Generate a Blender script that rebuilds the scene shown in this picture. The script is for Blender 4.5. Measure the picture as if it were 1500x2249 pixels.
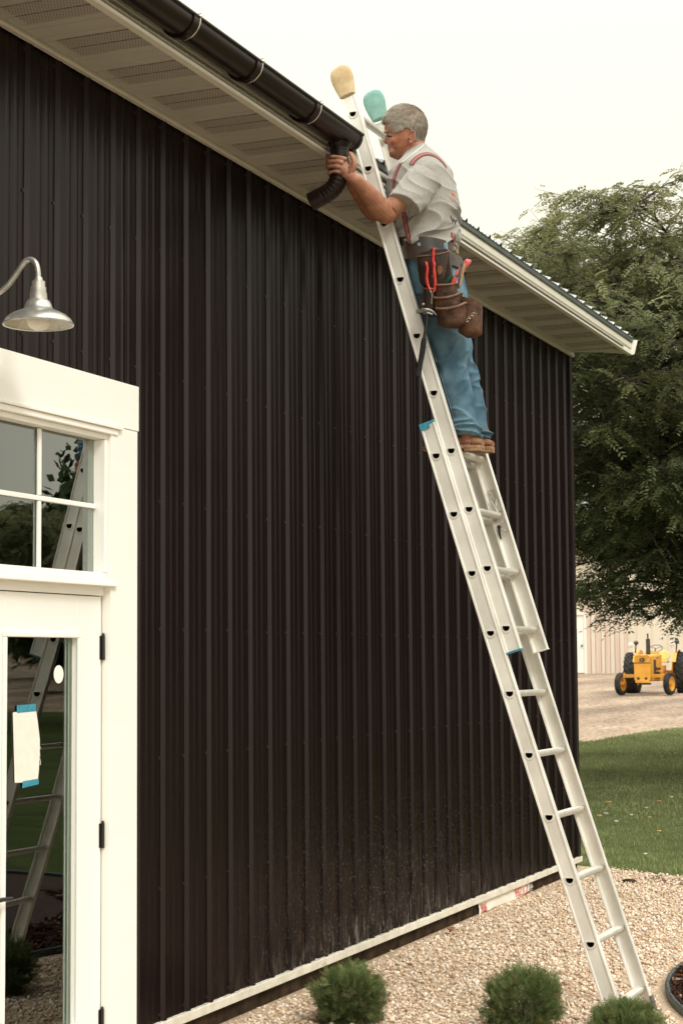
import bpy, bmesh, math, random
import numpy as np
from mathutils import Vector, Matrix, noise
from mathutils.bvhtree import BVHTree

R = math.radians
scene = bpy.context.scene
for o in list(bpy.data.objects):
    bpy.data.objects.remove(o)
random.seed(7)
rng = np.random.default_rng(7)

# ------------------------------------------------------------------ camera
AL, PI_, RO, CX, FPX = 0.3913546, 0.0831258, -0.0080476, 3.8541574, 3943.5548
CAM = Vector((CX, 0.0, 1.6))
_f = Vector((-math.sin(AL)*math.cos(PI_), math.cos(AL)*math.cos(PI_), math.sin(PI_)))
_r0 = Vector((math.cos(AL), math.sin(AL), 0)); _u0 = _r0.cross(_f)
_r = math.cos(RO)*_r0 + math.sin(RO)*_u0
_u = -math.sin(RO)*_r0 + math.cos(RO)*_u0
cd = bpy.data.cameras.new('camera'); cam = bpy.data.objects.new('camera', cd)
scene.collection.objects.link(cam)
m = Matrix.Identity(4)
for i in range(3):
    m[i][0], m[i][1], m[i][2], m[i][3] = _r[i], _u[i], -_f[i], CAM[i]
cam.matrix_world = m
cd.sensor_fit = 'VERTICAL'; cd.sensor_height = 36.0; cd.lens = FPX/2249*36
cd.clip_start = 0.1; cd.clip_end = 500
cd.dof.use_dof = True; cd.dof.focus_distance = 9.0; cd.dof.aperture_fstop = 9.0
scene.camera = cam

# ------------------------------------------------------------------ world + sun
SUN_EL, SUN_AZ = R(42), Vector((0.78, -0.62, 0)).normalized()
w = bpy.data.worlds.new('World'); scene.world = w; w.use_nodes = True
nt = w.node_tree; nt.nodes.clear()
N = nt.nodes.new; L = nt.links.new
out = N('ShaderNodeOutputWorld'); bg = N('ShaderNodeBackground'); L(bg.outputs[0], out.inputs[0])
bg.inputs['Strength'].default_value = 0.1
sky = N('ShaderNodeTexSky'); sky.sky_type = 'NISHITA'; sky.sun_disc = False
sky.sun_elevation = SUN_EL; sky.sun_rotation = math.atan2(SUN_AZ.x, SUN_AZ.y)
sky.dust_density = 4.0
bw = N('ShaderNodeRGBToBW'); L(sky.outputs[0], bw.inputs[0])
tc = N('ShaderNodeTexCoord'); sp = N('ShaderNodeSeparateXYZ'); L(tc.outputs['Generated'], sp.inputs[0])
def wmath(op, a, b):
    n = N('ShaderNodeMath'); n.operation = op
    for k, v in enumerate((a, b)):
        if isinstance(v, (int, float)): n.inputs[k].default_value = v
        else: L(v, n.inputs[k])
    return n.outputs[0]
zc = wmath('MAXIMUM', sp.outputs[2], 0.0)
lum = wmath('ADD', wmath('MULTIPLY', zc, 1.6), 9.0)              # overcast veil, brighter to the zenith
lum = wmath('ADD', lum, wmath('MULTIPLY', wmath('POWER', zc, 3.4), 27.0))
lum = wmath('ADD', lum, wmath('MULTIPLY', wmath('MINIMUM', bw.outputs[0], 12.0), 0.04))
vm = N('ShaderNodeVectorMath'); vm.operation = 'SCALE'
tn_ = N('ShaderNodeMix'); tn_.data_type = 'RGBA'; L(wmath('POWER', zc, 2.2), tn_.inputs['Factor'])
tn_.inputs['A'].default_value = (1.02, 0.975, 0.81, 1); tn_.inputs['B'].default_value = (0.99, 0.99, 0.97, 1)   # creamy haze low down, neutral overhead
L(tn_.outputs['Result'], vm.inputs[0]); L(lum, vm.inputs['Scale'])
L(vm.outputs[0], bg.inputs['Color'])
sl = bpy.data.lights.new('sun', 'SUN'); sl.energy = 1.5; sl.angle = R(14); sl.color = (1.0, 0.97, 0.91)
so = bpy.data.objects.new('sun', sl); scene.collection.objects.link(so)
sdir = SUN_AZ*math.cos(SUN_EL) + Vector((0, 0, math.sin(SUN_EL)))
so.rotation_euler = (-sdir).to_track_quat('-Z', 'Y').to_euler(); so.location = (10, -10, 14)

scene.view_settings.view_transform = 'Standard'; scene.view_settings.look = 'None'
scene.view_settings.exposure = 0.18; scene.view_settings.gamma = 1.0
scene.render.engine = 'CYCLES'
scene.cycles.use_denoising = True
scene.cycles.pixel_filter_width = 1.15
scene.cycles.use_adaptive_sampling = True; scene.cycles.adaptive_threshold = 0.012
scene.cycles.max_bounces = 8; scene.cycles.transparent_max_bounces = 12

# ------------------------------------------------------------------ authoring helpers
def ray(px, py): return _r*((px-750)/FPX) - _u*((py-1124.5)/FPX) + _f
def at_x(px, py, x): d = ray(px, py); return CAM + d*((x-CAM.x)/d.x)
def at_y(px, py, y): d = ray(px, py); return CAM + d*((y-CAM.y)/d.y)
def at_z(px, py, z): d = ray(px, py); return CAM + d*((z-CAM.z)/d.z)
def pix(P):
    d = Vector(P)-CAM; z = d.dot(_f)
    return 750+FPX*d.dot(_r)/z, 1124.5-FPX*d.dot(_u)/z
def gz(y):
    s = max(0.0, y-14.0); return -0.11 + 0.0228*s*s/(s+2)

ORG = {}
def link(o): scene.collection.objects.link(o); return o
def tag(o, label=None, cat=None, group=None, kind=None):
    if label: o['label'] = label
    if cat: o['category'] = cat
    if group: o['group'] = group
    if kind: o['kind'] = kind
    return o
def thing(name, loc, label, cat, group=None):
    o = bpy.data.objects.new(name, None); o.location = loc; o.empty_display_size = 0.1
    link(o); ORG[o] = Vector(loc); return tag(o, label, cat, group)

def catmull(pts, n):
    P = [Vector(p) for p in pts]; out = []
    for i in range(len(P)-1):
        p0 = P[max(i-1, 0)]; p1 = P[i]; p2 = P[i+1]; p3 = P[min(i+2, len(P)-1)]
        for k in range(n):
            t = k/n
            out.append(0.5*((2*p1)+(p2-p0)*t+(2*p0-5*p1+4*p2-p3)*t*t+(3*p1-p0-3*p2+p3)*t**3))
    out.append(P[-1]); return out
def lerp_list(v, n):
    out = []
    for i in range(len(v)-1):
        for k in range(n): out.append(v[i]+(v[i+1]-v[i])*k/n)
    out.append(v[-1]); return out

class MB:
    def __init__(s): s.v = []; s.f = []; s.m = []
    def add(s, vs, fs, mi=0):
        o = len(s.v); s.v += [tuple(v) for v in vs]
        for f in fs: s.f.append([i+o for i in f]); s.m.append(mi)
    def box(s, a, b, mi=0):
        (x0, y0, z0), (x1, y1, z1) = a, b
        s.add([(x0,y0,z0),(x1,y0,z0),(x1,y1,z0),(x0,y1,z0),(x0,y0,z1),(x1,y0,z1),(x1,y1,z1),(x0,y1,z1)],
              [(0,3,2,1),(4,5,6,7),(0,1,5,4),(1,2,6,5),(2,3,7,6),(3,0,4,7)], mi)
    def obox(s, c, ax, ay, az, mi=0):
        c, ax, ay, az = Vector(c), Vector(ax), Vector(ay), Vector(az)
        vs = [c+sx*ax+sy*ay+sz*az for sz in (-1,1) for sx, sy in ((-1,-1),(1,-1),(1,1),(-1,1))]
        s.add(vs, [(0,3,2,1),(4,5,6,7),(0,1,5,4),(1,2,6,5),(2,3,7,6),(3,0,4,7)], mi)
    def loft(s, rings, cap=True, closed=True, mi=0):
        n = len(rings[0]); o = len(s.v)
        for r in rings: s.v += [tuple(p) for p in r]
        for i in range(len(rings)-1):
            for j in range(n if closed else n-1):
                k = (j+1) % n
                s.f.append([o+i*n+j, o+i*n+k, o+(i+1)*n+k, o+(i+1)*n+j]); s.m.append(mi)
        if cap and closed:
            s.f.append([o+j for j in range(n)][::-1]); s.m.append(mi)
            s.f.append([o+(len(rings)-1)*n+j for j in range(n)]); s.m.append(mi)
    def tube(s, pts, r, seg=10, cap=True, mi=0, up=None, flat=1.0):
        P = [Vector(p) for p in pts]; n = len(P)
        rr = r if isinstance(r, (list, tuple)) else [r]*n
        rings = []; nrm = None
        for i in range(n):
            t = (P[min(i+1, n-1)]-P[max(i-1, 0)]).normalized()
            if nrm is None:
                a = Vector(up) if up else (Vector((0,0,1)) if abs(t.z) < 0.9 else Vector((0,1,0)))
                nrm = (a-t*a.dot(t)).normalized()
            else:
                nrm = (nrm-t*nrm.dot(t)).normalized()
            b = t.cross(nrm)
            rings.append([P[i]+nrm*math.cos(2*math.pi*j/seg)*rr[i]*flat+b*math.sin(2*math.pi*j/seg)*rr[i] for j in range(seg)])
        s.loft(rings, cap, True, mi)
    def lathe(s, prof, c, seg=32, mi=0, cap=False, axis=None):
        c = Vector(c); az = Vector(axis).normalized() if axis else Vector((0,0,1))
        ax = az.orthogonal().normalized(); ay = az.cross(ax)
        rings = [[c+az*z+(ax*math.cos(2*math.pi*j/seg)+ay*math.sin(2*math.pi*j/seg))*r for j in range(seg)] for r, z in prof]
        s.loft(rings, cap, True, mi)
    def ball(s, c, r, seg=14, rings=9, sc=(1,1,1), mi=0):
        c = Vector(c); rs = []
        for i in range(rings+1):
            a = -math.pi/2+math.pi*i/rings; a = max(-1.56, min(1.56, a))
            rs.append([c+Vector((math.cos(a)*math.cos(2*math.pi*j/seg)*r*sc[0], math.cos(a)*math.sin(2*math.pi*j/seg)*r*sc[1], math.sin(a)*r*sc[2])) for j in range(seg)])
        s.loft(rs, True, True, mi)
    def prism(s, poly, d, mi=0):
        n = len(poly); d = Vector(d)
        vs = [Vector(p) for p in poly]+[Vector(p)+d for p in poly]
        s.add(vs, [tuple(range(n))[::-1], tuple(range(n, 2*n))]+[(i, (i+1)%n, n+(i+1)%n, n+i) for i in range(n)], mi)
    def build(s, name, mats, parent=None, smooth=None, bevel=0.0, loc=None):
        me = bpy.data.meshes.new(name)
        root = parent
        while root is not None and root.parent is not None: root = root.parent
        o_ = ORG.get(root, Vector((0,0,0))) if root is not None else (Vector(loc) if loc is not None else Vector((0,0,0)))
        me.from_pydata([(v[0]-o_.x, v[1]-o_.y, v[2]-o_.z) for v in s.v], [], s.f)
        for mt in (mats if isinstance(mats, (list, tuple)) else [mats]): me.materials.append(mt)
        me.polygons.foreach_set('material_index', s.m)
        fix_normals(me)
        if smooth is not None:
            me.shade_smooth(); me.set_sharp_from_angle(angle=R(smooth))
        o = link(bpy.data.objects.new(name, me))
        if parent is not None: o.parent = parent
        else: o.location = o_; ORG[o] = o_
        if bevel:
            b = o.modifiers.new('bevel', 'BEVEL'); b.width = bevel; b.segments = 2; b.limit_method = 'ANGLE'
        return o
def fix_normals(me):
    bm = bmesh.new(); bm.from_mesh(me); bmesh.ops.recalc_face_normals(bm, faces=bm.faces); bm.to_mesh(me); bm.free(); me.update()

def np_mesh(name, V, F, mats, parent=None, cols=None, loc=(0,0,0), smooth=False):
    """V (n,3), F (m,k) with constant k; cols (m,3) per face colour."""
    V = np.asarray(V, np.float32); F = np.asarray(F, np.int32); k = F.shape[1]
    root = parent
    while root is not None and root.parent is not None: root = root.parent
    o_ = ORG[root] if root is not None else Vector(loc)
    V = V-np.array(o_, np.float32)
    me = bpy.data.meshes.new(name)
    me.vertices.add(len(V)); me.vertices.foreach_set('co', V.ravel())
    me.loops.add(F.size); me.loops.foreach_set('vertex_index', F.ravel())
    me.polygons.add(len(F)); me.polygons.foreach_set('loop_start', np.arange(0, F.size, k, dtype=np.int32))
    try: me.polygons.foreach_set('loop_total', np.full(len(F), k, np.int32))
    except Exception: pass
    if cols is not None:
        a = me.color_attributes.new('Col', 'FLOAT_COLOR', 'CORNER')
        c = np.ones((F.size, 4), np.float32); c[:, :3] = np.repeat(np.asarray(cols, np.float32), k, axis=0)
        a.data.foreach_set('color', c.ravel())
    for mt in (mats if isinstance(mats, (list, tuple)) else [mats]): me.materials.append(mt)
    me.update(calc_edges=True); me.validate()
    if smooth: me.shade_smooth()
    o = link(bpy.data.objects.new(name, me))
    if parent is not None: o.parent = parent
    else: o.location = o_; ORG[o] = o_
    return o

# ------------------------------------------------------------------ materials
def mat(name, col, col2=None, nscale=6.0, rough=0.6, metal=0.0, spec=0.5, bump=0.0, bscale=None, stretch=(1,1,1),
        rvar=0.0, detail=6.0, lo=0.35, hi=0.65, bdist=0.01, sheen=0.0, coat=0.0):
    mt = bpy.data.materials.new(name); mt.use_nodes = True
    nt = mt.node_tree; b = nt.nodes['Principled BSDF']
    N = nt.nodes.new; L = nt.links.new
    b.inputs['Base Color'].default_value = (*col, 1); b.inputs['Roughness'].default_value = rough
    b.inputs['Metallic'].default_value = metal; b.inputs['Specular IOR Level'].default_value = spec
    if sheen: b.inputs['Sheen Weight'].default_value = sheen
    if coat: b.inputs['Coat Weight'].default_value = coat
    tc = N('ShaderNodeTexCoord'); mp = N('ShaderNodeMapping'); L(tc.outputs['Object'], mp.inputs[0])
    mp.inputs['Scale'].default_value = stretch
    nz = N('ShaderNodeTexNoise'); nz.inputs['Scale'].default_value = nscale; nz.inputs['Detail'].default_value = detail
    L(mp.outputs[0], nz.inputs['Vector'])
    if col2 is not None:
        rp = N('ShaderNodeValToRGB'); rp.color_ramp.elements[0].position = lo; rp.color_ramp.elements[1].position = hi
        rp.color_ramp.elements[0].color = (*col, 1); rp.color_ramp.elements[1].color = (*col2, 1)
        L(nz.outputs['Fac'], rp.inputs[0]); L(rp.outputs[0], b.inputs['Base Color'])
        mt['ramp'] = rp.name
    if rvar:
        mr = N('ShaderNodeMapRange'); mr.inputs['To Min'].default_value = rough-rvar; mr.inputs['To Max'].default_value = rough+rvar
        L(nz.outputs['Fac'], mr.inputs['Value']); L(mr.outputs[0], b.inputs['Roughness'])
    if bump:
        nb = N('ShaderNodeTexNoise'); nb.inputs['Scale'].default_value = bscale or nscale*4; nb.inputs['Detail'].default_value = 5
        L(mp.outputs[0], nb.inputs['Vector'])
        bn = N('ShaderNodeBump'); bn.inputs['Strength'].default_value = bump; bn.inputs['Distance'].default_value = bdist
        L(nb.outputs['Fac'], bn.inputs['Height']); L(bn.outputs[0], b.inputs['Normal'])
    return mt
def attr_mat(name, rough=0.7, spec=0.3, trans=0.0, bump=0.0, bscale=60, bdist=0.004, mult=None):
    mt = bpy.data.materials.new(name); mt.use_nodes = True
    nt = mt.node_tree; b = nt.nodes['Principled BSDF']; N = nt.nodes.new; L = nt.links.new
    a = N('ShaderNodeVertexColor'); a.layer_name = 'Col'
    src = a.outputs['Color']
    if mult:
        tc = N('ShaderNodeTexCoord'); nz = N('ShaderNodeTexNoise'); nz.inputs['Scale'].default_value = mult[0]; nz.inputs['Detail'].default_value = 6
        L(tc.outputs['Object'], nz.inputs['Vector'])
        mr = N('ShaderNodeMapRange'); mr.inputs['From Min'].default_value = .3; mr.inputs['From Max'].default_value = .7
        mr.inputs['To Min'].default_value = mult[1]; mr.inputs['To Max'].default_value = mult[2]; L(nz.outputs['Fac'], mr.inputs['Value'])
        vs = N('ShaderNodeVectorMath'); vs.operation = 'SCALE'; L(src, vs.inputs[0]); L(mr.outputs[0], vs.inputs['Scale']); src = vs.outputs[0]
    L(src, b.inputs['Base Color'])
    b.inputs['Roughness'].default_value = rough; b.inputs['Specular IOR Level'].default_value = spec
    if bump:
        tc = N('ShaderNodeTexCoord'); nb = N('ShaderNodeTexNoise'); nb.inputs['Scale'].default_value = bscale; nb.inputs['Detail'].default_value = 5
        L(tc.outputs['Object'], nb.inputs['Vector'])
        bn = N('ShaderNodeBump'); bn.inputs['Strength'].default_value = bump; bn.inputs['Distance'].default_value = bdist
        L(nb.outputs['Fac'], bn.inputs['Height']); L(bn.outputs[0], b.inputs['Normal'])
    if trans:
        o = nt.nodes['Material Output']; t = N('ShaderNodeBsdfTranslucent'); L(src, t.inputs['Color'])
        mx = N('ShaderNodeMixShader'); mx.inputs[0].default_value = trans
        L(b.outputs[0], mx.inputs[1]); L(t.outputs[0], mx.inputs[2]); L(mx.outputs[0], o.inputs['Surface'])
    return mt

def siding_mat():
    mt = bpy.data.materials.new('dark_painted_steel'); mt.use_nodes = True
    nt = mt.node_tree; b = nt.nodes['Principled BSDF']; N = nt.nodes.new; L = nt.links.new
    def math_(op, a, b_, c=None):
        n = N('ShaderNodeMath'); n.operation = op
        for k, v in enumerate((a, b_, c)):
            if v is None: continue
            if isinstance(v, (int, float)): n.inputs[k].default_value = v
            else: L(v, n.inputs[k])
        return n.outputs[0]
    geo = N('ShaderNodeNewGeometry'); sp = N('ShaderNodeSeparateXYZ'); L(geo.outputs['Position'], sp.inputs[0])
    def noise_(sc, stretch, detail=5):
        mp = N('ShaderNodeMapping'); L(geo.outputs['Position'], mp.inputs[0]); mp.inputs['Scale'].default_value = stretch
        n = N('ShaderNodeTexNoise'); n.inputs['Scale'].default_value = sc; n.inputs['Detail'].default_value = detail
        L(mp.outputs[0], n.inputs['Vector']); return n.outputs['Fac']
    def rng_(v, a, b_, c=0.0, d=1.0):
        n = N('ShaderNodeMapRange'); n.inputs['From Min'].default_value = a; n.inputs['From Max'].default_value = b_
        n.inputs['To Min'].default_value = c; n.inputs['To Max'].default_value = d; L(v, n.inputs['Value']); return n.outputs[0]
    streak = noise_(14, (1, 1.6, 0.03), 4)
    rp = N('ShaderNodeValToRGB'); L(streak, rp.inputs[0])
    rp.color_ramp.elements[0].position = .3; rp.color_ramp.elements[1].position = .75
    rp.color_ramp.elements[0].color = (0.0125, 0.0046, 0.0050, 1); rp.color_ramp.elements[1].color = (0.0170, 0.0076, 0.0077, 1)
    # lime dust thrown up from the gravel, worst low down between y 8 and 11.5
    z = sp.outputs[2]; y = sp.outputs[1]
    band = math_('MULTIPLY', rng_(y, 7.6, 9.2), rng_(y, 13.4, 10.5))
    low = math_('MULTIPLY', rng_(z, 0.62, 0.02), band)
    dust = math_('MULTIPLY', rng_(noise_(22, (1, 1, .16), 6), .52, .74), math_('MULTIPLY', low, 0.17))
    fine = math_('MULTIPLY', rng_(noise_(110, (1, 1, .75), 3), .60, .70), math_('MULTIPLY', math_('MULTIPLY', rng_(z, 1.0, 0.3), band), .55))
    foot = math_('MULTIPLY', rng_(noise_(30, (1, 1, .25), 6), .5, .72), math_('MULTIPLY', rng_(z, 0.22, 0.0), math_('MULTIPLY', band, 0.8)))
    film = math_('MULTIPLY', low, 0.015)
    tot = math_('MINIMUM', math_('ADD', math_('ADD', dust, film), math_('ADD', fine, foot)), 0.75)
    mx = N('ShaderNodeMix'); mx.data_type = 'RGBA'; L(tot, mx.inputs['Factor']); L(rp.outputs[0], mx.inputs['A'])
    mx.inputs['B'].default_value = (0.34, 0.30, 0.25, 1); L(mx.outputs['Result'], b.inputs['Base Color'])
    L(rng_(tot, 0, .3, .26, .8), b.inputs['Roughness'])
    b.inputs['Specular IOR Level'].default_value = 0.12
    # enamel sheen: a weak, dark-edged metallic layer over the paint
    gl = N('ShaderNodeBsdfPrincipled'); gl.inputs['Metallic'].default_value = 1.0; gl.inputs['Base Color'].default_value = (.062, .060, .0595, 1)
    gl.inputs['Specular Tint'].default_value = (.10, .09, .09, 1); gl.inputs['Roughness'].default_value = .30
    ms = N('ShaderNodeMixShader'); inv = math_('MULTIPLY', math_('SUBTRACT', 1.0, tot), .5); L(inv, ms.inputs[0])
    L(b.outputs[0], ms.inputs[1]); L(gl.outputs[0], ms.inputs[2]); L(ms.outputs[0], nt.nodes['Material Output'].inputs['Surface'])
    nb = noise_(3.0, (1, 1, .5), 2); bn = N('ShaderNodeBump'); bn.inputs['Strength'].default_value = .05; bn.inputs['Distance'].default_value = .02
    L(nb, bn.inputs['Height']); L(bn.outputs[0], b.inputs['Normal']); L(bn.outputs[0], gl.inputs['Normal'])
    return mt

def glass_mat(name, gain=2.7, tint=(0.9, 0.95, 0.92)):
    mt = bpy.data.materials.new(name); mt.use_nodes = True
    nt = mt.node_tree; nt.nodes.clear(); N = nt.nodes.new; L = nt.links.new
    o = N('ShaderNodeOutputMaterial'); mx = N('ShaderNodeMixShader'); t = N('ShaderNodeBsdfTransparent'); g = N('ShaderNodeBsdfGlossy')
    t.inputs[0].default_value = (*tint, 1); g.inputs['Roughness'].default_value = 0.004; g.inputs['Color'].default_value = (.95, 1, .97, 1)
    fr = N('ShaderNodeFresnel'); fr.inputs[0].default_value = 1.5
    ml = N('ShaderNodeMath'); ml.operation = 'MULTIPLY'; ml.inputs[1].default_value = gain; ml.use_clamp = True
    # faint waviness of a sealed double pane
    tc = N('ShaderNodeTexCoord'); nz = N('ShaderNodeTexNoise'); nz.inputs['Scale'].default_value = 1.6; nz.inputs['Detail'].default_value = 1
    L(tc.outputs['Object'], nz.inputs['Vector']); bn = N('ShaderNodeBump'); bn.inputs['Strength'].default_value = .05; bn.inputs['Distance'].default_value = .02
    L(nz.outputs['Fac'], bn.inputs['Height']); L(bn.outputs[0], g.inputs['Normal'])
    L(fr.outputs[0], ml.inputs[0]); L(ml.outputs[0], mx.inputs[0]); L(t.outputs[0], mx.inputs[1]); L(g.outputs[0], mx.inputs[2]); L(mx.outputs[0], o.inputs[0])
    return mt

M_side = siding_mat()
M_darktrim = mat('dark_trim_steel', (.016,.011,.011), (.022,.015,.014), rough=.42, spec=.35)
M_white = mat('white_paint', (.86,.845,.79), (.89,.875,.82), nscale=3, rough=.45, spec=.35, bump=.12, bscale=40, stretch=(1,.25,2.5), bdist=.002)
M_white_s = mat('white_satin_paint', (.86,.85,.80), (.89,.88,.83), nscale=2, rough=.38, spec=.4)
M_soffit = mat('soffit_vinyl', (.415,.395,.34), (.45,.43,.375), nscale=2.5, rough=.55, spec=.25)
M_vent = mat('soffit_vent_holes', (.10,.085,.07), rough=.8)
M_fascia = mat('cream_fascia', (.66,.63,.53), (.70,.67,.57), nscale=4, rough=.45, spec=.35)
M_lip = mat('white_lip', (.85,.84,.78), rough=.4)
M_gutter = mat('brown_gutter', (.0085,.0035,.0028), (.013,.0050,.0038), nscale=3, rough=.34, spec=.28, rvar=.06)
M_found = mat('dark_foundation', (.022,.014,.008), (.06,.04,.025), nscale=9, rough=.95, spec=.1, bump=.8, bscale=30)
M_roof = mat('galvanised_roof', (.26,.285,.27), (.36,.375,.35), nscale=5, rough=.42, metal=.3)
M_roofedge = mat('roof_edge_trim', (.06,.075,.07), (.09,.10,.095), nscale=5, rough=.5, metal=.2)
M_glass = glass_mat('door_glass', 1.75); M_glass2 = glass_mat('transom_glass', 3.2)
M_black = mat('black_hardware', (.012,.011,.011), rough=.38, spec=.5)
M_alu = mat('ladder_aluminium', (.70,.675,.61), (.86,.835,.77), nscale=5, rough=.42, metal=.30, spec=.5, stretch=(1,1,1), rvar=.08, bump=.06, bscale=80, bdist=.002)
M_alu2 = mat('rung_aluminium', (.68,.655,.585), (.78,.755,.68), nscale=20, rough=.40, metal=.35, rvar=.08)
M_hole = mat('tube_inside', (.05,.045,.04), rough=.8, metal=.2)
M_galv = mat('galvanised_lamp', (.50,.49,.45), (.66,.64,.58), nscale=30, rough=.36, metal=.75, rvar=.1)
M_bulb = mat('frosted_globe', (.82,.80,.72), rough=.35)
M_blue = mat('blue_plastic', (.02,.20,.30), (.05,.30,.40), nscale=60, rough=.5)
M_paper = mat('paper', (.78,.74,.66), (.82,.78,.70), nscale=30, rough=.9, spec=.1)
# ================================================================== SETTING
G0 = -0.11
def ground_sheet(name, poly_fn, mats): pass
def grid_sheet(name, xs, ys, dz, mt, keep=None):
    mb = MB(); idx = {}
    for j, y in enumerate(ys):
        for i, x in enumerate(xs):
            idx[i, j] = len(mb.v); mb.v.append((x, y, gz(y)+dz))
    for j in range(len(ys)-1):
        for i in range(len(xs)-1):
            if keep is None or keep((xs[i]+xs[i+1])/2, (ys[j]+ys[j+1])/2):
                mb.f.append([idx[i, j], idx[i+1, j], idx[i+1, j+1], idx[i, j+1]]); mb.m.append(0)
    o = mb.build(name, mt, smooth=60); return tag(o, kind='structure')

M_yard = mat('yard_gravel', (.30,.225,.16), (.48,.37,.275), nscale=9, rough=.95, spec=.1, bump=1.0, bscale=22, bdist=.05, lo=.3, hi=.7)
def yard_extra():
    nt = M_yard.node_tree; b = nt.nodes['Principled BSDF']; N = nt.nodes.new; L = nt.links.new
    src = b.inputs['Base Color'].links[0].from_socket
    geo = N('ShaderNodeNewGeometry')
    mp = N('ShaderNodeMapping'); mp.inputs['Scale'].default_value = (.35, .12, 1); L(geo.outputs['Position'], mp.inputs[0])
    n1 = N('ShaderNodeTexNoise'); n1.inputs['Scale'].default_value = 1.6; n1.inputs['Detail'].default_value = 6; L(mp.outputs[0], n1.inputs['Vector'])
    n2 = N('ShaderNodeTexNoise'); n2.inputs['Scale'].default_value = 12; n2.inputs['Detail'].default_value = 3; L(geo.outputs['Position'], n2.inputs['Vector'])
    def rg(v, a, b_, c, d):
        n = N('ShaderNodeMapRange'); n.inputs['From Min'].default_value = a; n.inputs['From Max'].default_value = b_; n.inputs['To Min'].default_value = c; n.inputs['To Max'].default_value = d
        L(v, n.inputs['Value']); return n.outputs[0]
    a = rg(n1.outputs['Fac'], .36, .62, .62, 1.12); c = rg(n2.outputs['Fac'], .36, .62, .60, 1.25)
    ml = N('ShaderNodeMath'); ml.operation = 'MULTIPLY'; L(a, ml.inputs[0]); L(c, ml.inputs[1])
    vs = N('ShaderNodeVectorMath'); vs.operation = 'SCALE'; L(src, vs.inputs[0]); L(ml.outputs[0], vs.inputs['Scale']); L(vs.outputs[0], b.inputs['Base Color'])
yard_extra()
M_lawn = mat('lawn_soil', (.050,.070,.022), (.085,.105,.036), nscale=2.2, rough=.95, spec=.05, bump=.6, bscale=60, bdist=.02)
M_bed = mat('stone_bed_base', (.40,.29,.19), (.60,.46,.33), nscale=55, rough=.95, spec=.1, bump=1.0, bscale=70, bdist=.02)
M_soil = mat('bare_soil', (.10,.06,.04), (.20,.13,.09), nscale=20, rough=1, spec=.05, bump=1, bscale=40)

ys = [-30, -15, -6, 0, 4, 8, 12, 14, 15, 16, 17, 18, 20, 22, 24, 26, 28, 30, 32, 34, 36, 40, 45, 50, 55, 60, 65, 70, 75, 80, 90, 110, 140, 180, 240, 300]
xs = [-220, -150, -100, -60, -40, -30, -20, -10, -5, 0, 5, 10, 20, 30, 40, 60, 100, 150, 220]
grid_sheet('ground', xs, ys, -0.012, M_yard)

def lawn_near(x):   # where the stone bed stops
    return 14.62 - 0.62*max(-3, min(6, x-0.1))*(1 if x < 1.2 else .75) if x < 4 else 12.6
def lawn_far(x):
    pts = [(-30, 24), (-8, 27.2), (-5, 28.2), (-3.97, 30.1), (-3.84, 31.5), (-3.4, 33.6), (-2.2, 35.2), (0, 36.0), (6, 37), (30, 40)]
    for (x0, y0), (x1, y1) in zip(pts, pts[1:]):
        if x <= x1: return y0+(y1-y0)*(x-x0)/(x1-x0)
    return 40
mb = MB()
lx = [-30, -15, -9]+[-8+.25*i for i in range(50)]+[5, 7, 10, 15, 20, 30]
cols_ = []
for x in lx:
    ya = lawn_near(x)-.03; yb = lawn_far(x)
    if x < -0.4: ya = max(ya, 14.62)
    ny = 26
    cols_.append([(x, ya+(yb-ya)*(k/ny)**1.4, 0) for k in range(ny+1)])
for a, b in zip(cols_, cols_[1:]):
    o_ = len(mb.v); mb.v += [(p[0], p[1], gz(p[1])) for p in a+b]
    n_ = len(a)
    for k in range(n_-1): mb.f.append([o_+k, o_+n_+k, o_+n_+k+1, o_+k+1]); mb.m.append(0)
tag(mb.build('lawn', M_lawn, smooth=60), kind='structure')
# lawn seen only from the side / in the door glass, on the far side of the driveway
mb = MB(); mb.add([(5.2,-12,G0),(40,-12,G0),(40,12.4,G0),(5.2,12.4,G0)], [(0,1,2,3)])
tag(mb.build('side_lawn', mat('shaded_lawn', (.022,.032,.012), (.045,.055,.022), nscale=2, rough=1, spec=.03, bump=.6, bscale=40)), kind='structure')  # tree shade put into the colour, darker than the main lawn
mb = MB(); pts = [(-.02,3.0),(4.6,3.0),(4.6,12.2)]+[(x, lawn_near(x)+.02) for x in (4.0,3.2,2.4,1.8,1.2,.6,0,-.4)]+[(-.4,14.2),(-.02,14.2)]
mb.add([(x, y, G0+.004) for x, y in pts], [tuple(range(len(pts)))])
tag(mb.build('stone_bed', M_bed), kind='structure')
M_path = mat('concrete_path', (.42,.38,.31), (.52,.47,.40), nscale=4, rough=.9)
mb = MB(); mb.add([(9.5,-12,G0+.004),(12.5,-12,G0+.004),(12.5,12.3,G0+.004),(9.5,12.3,G0+.004)], [(0,1,2,3)])
tag(mb.build('path', M_path), kind='structure')

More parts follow.
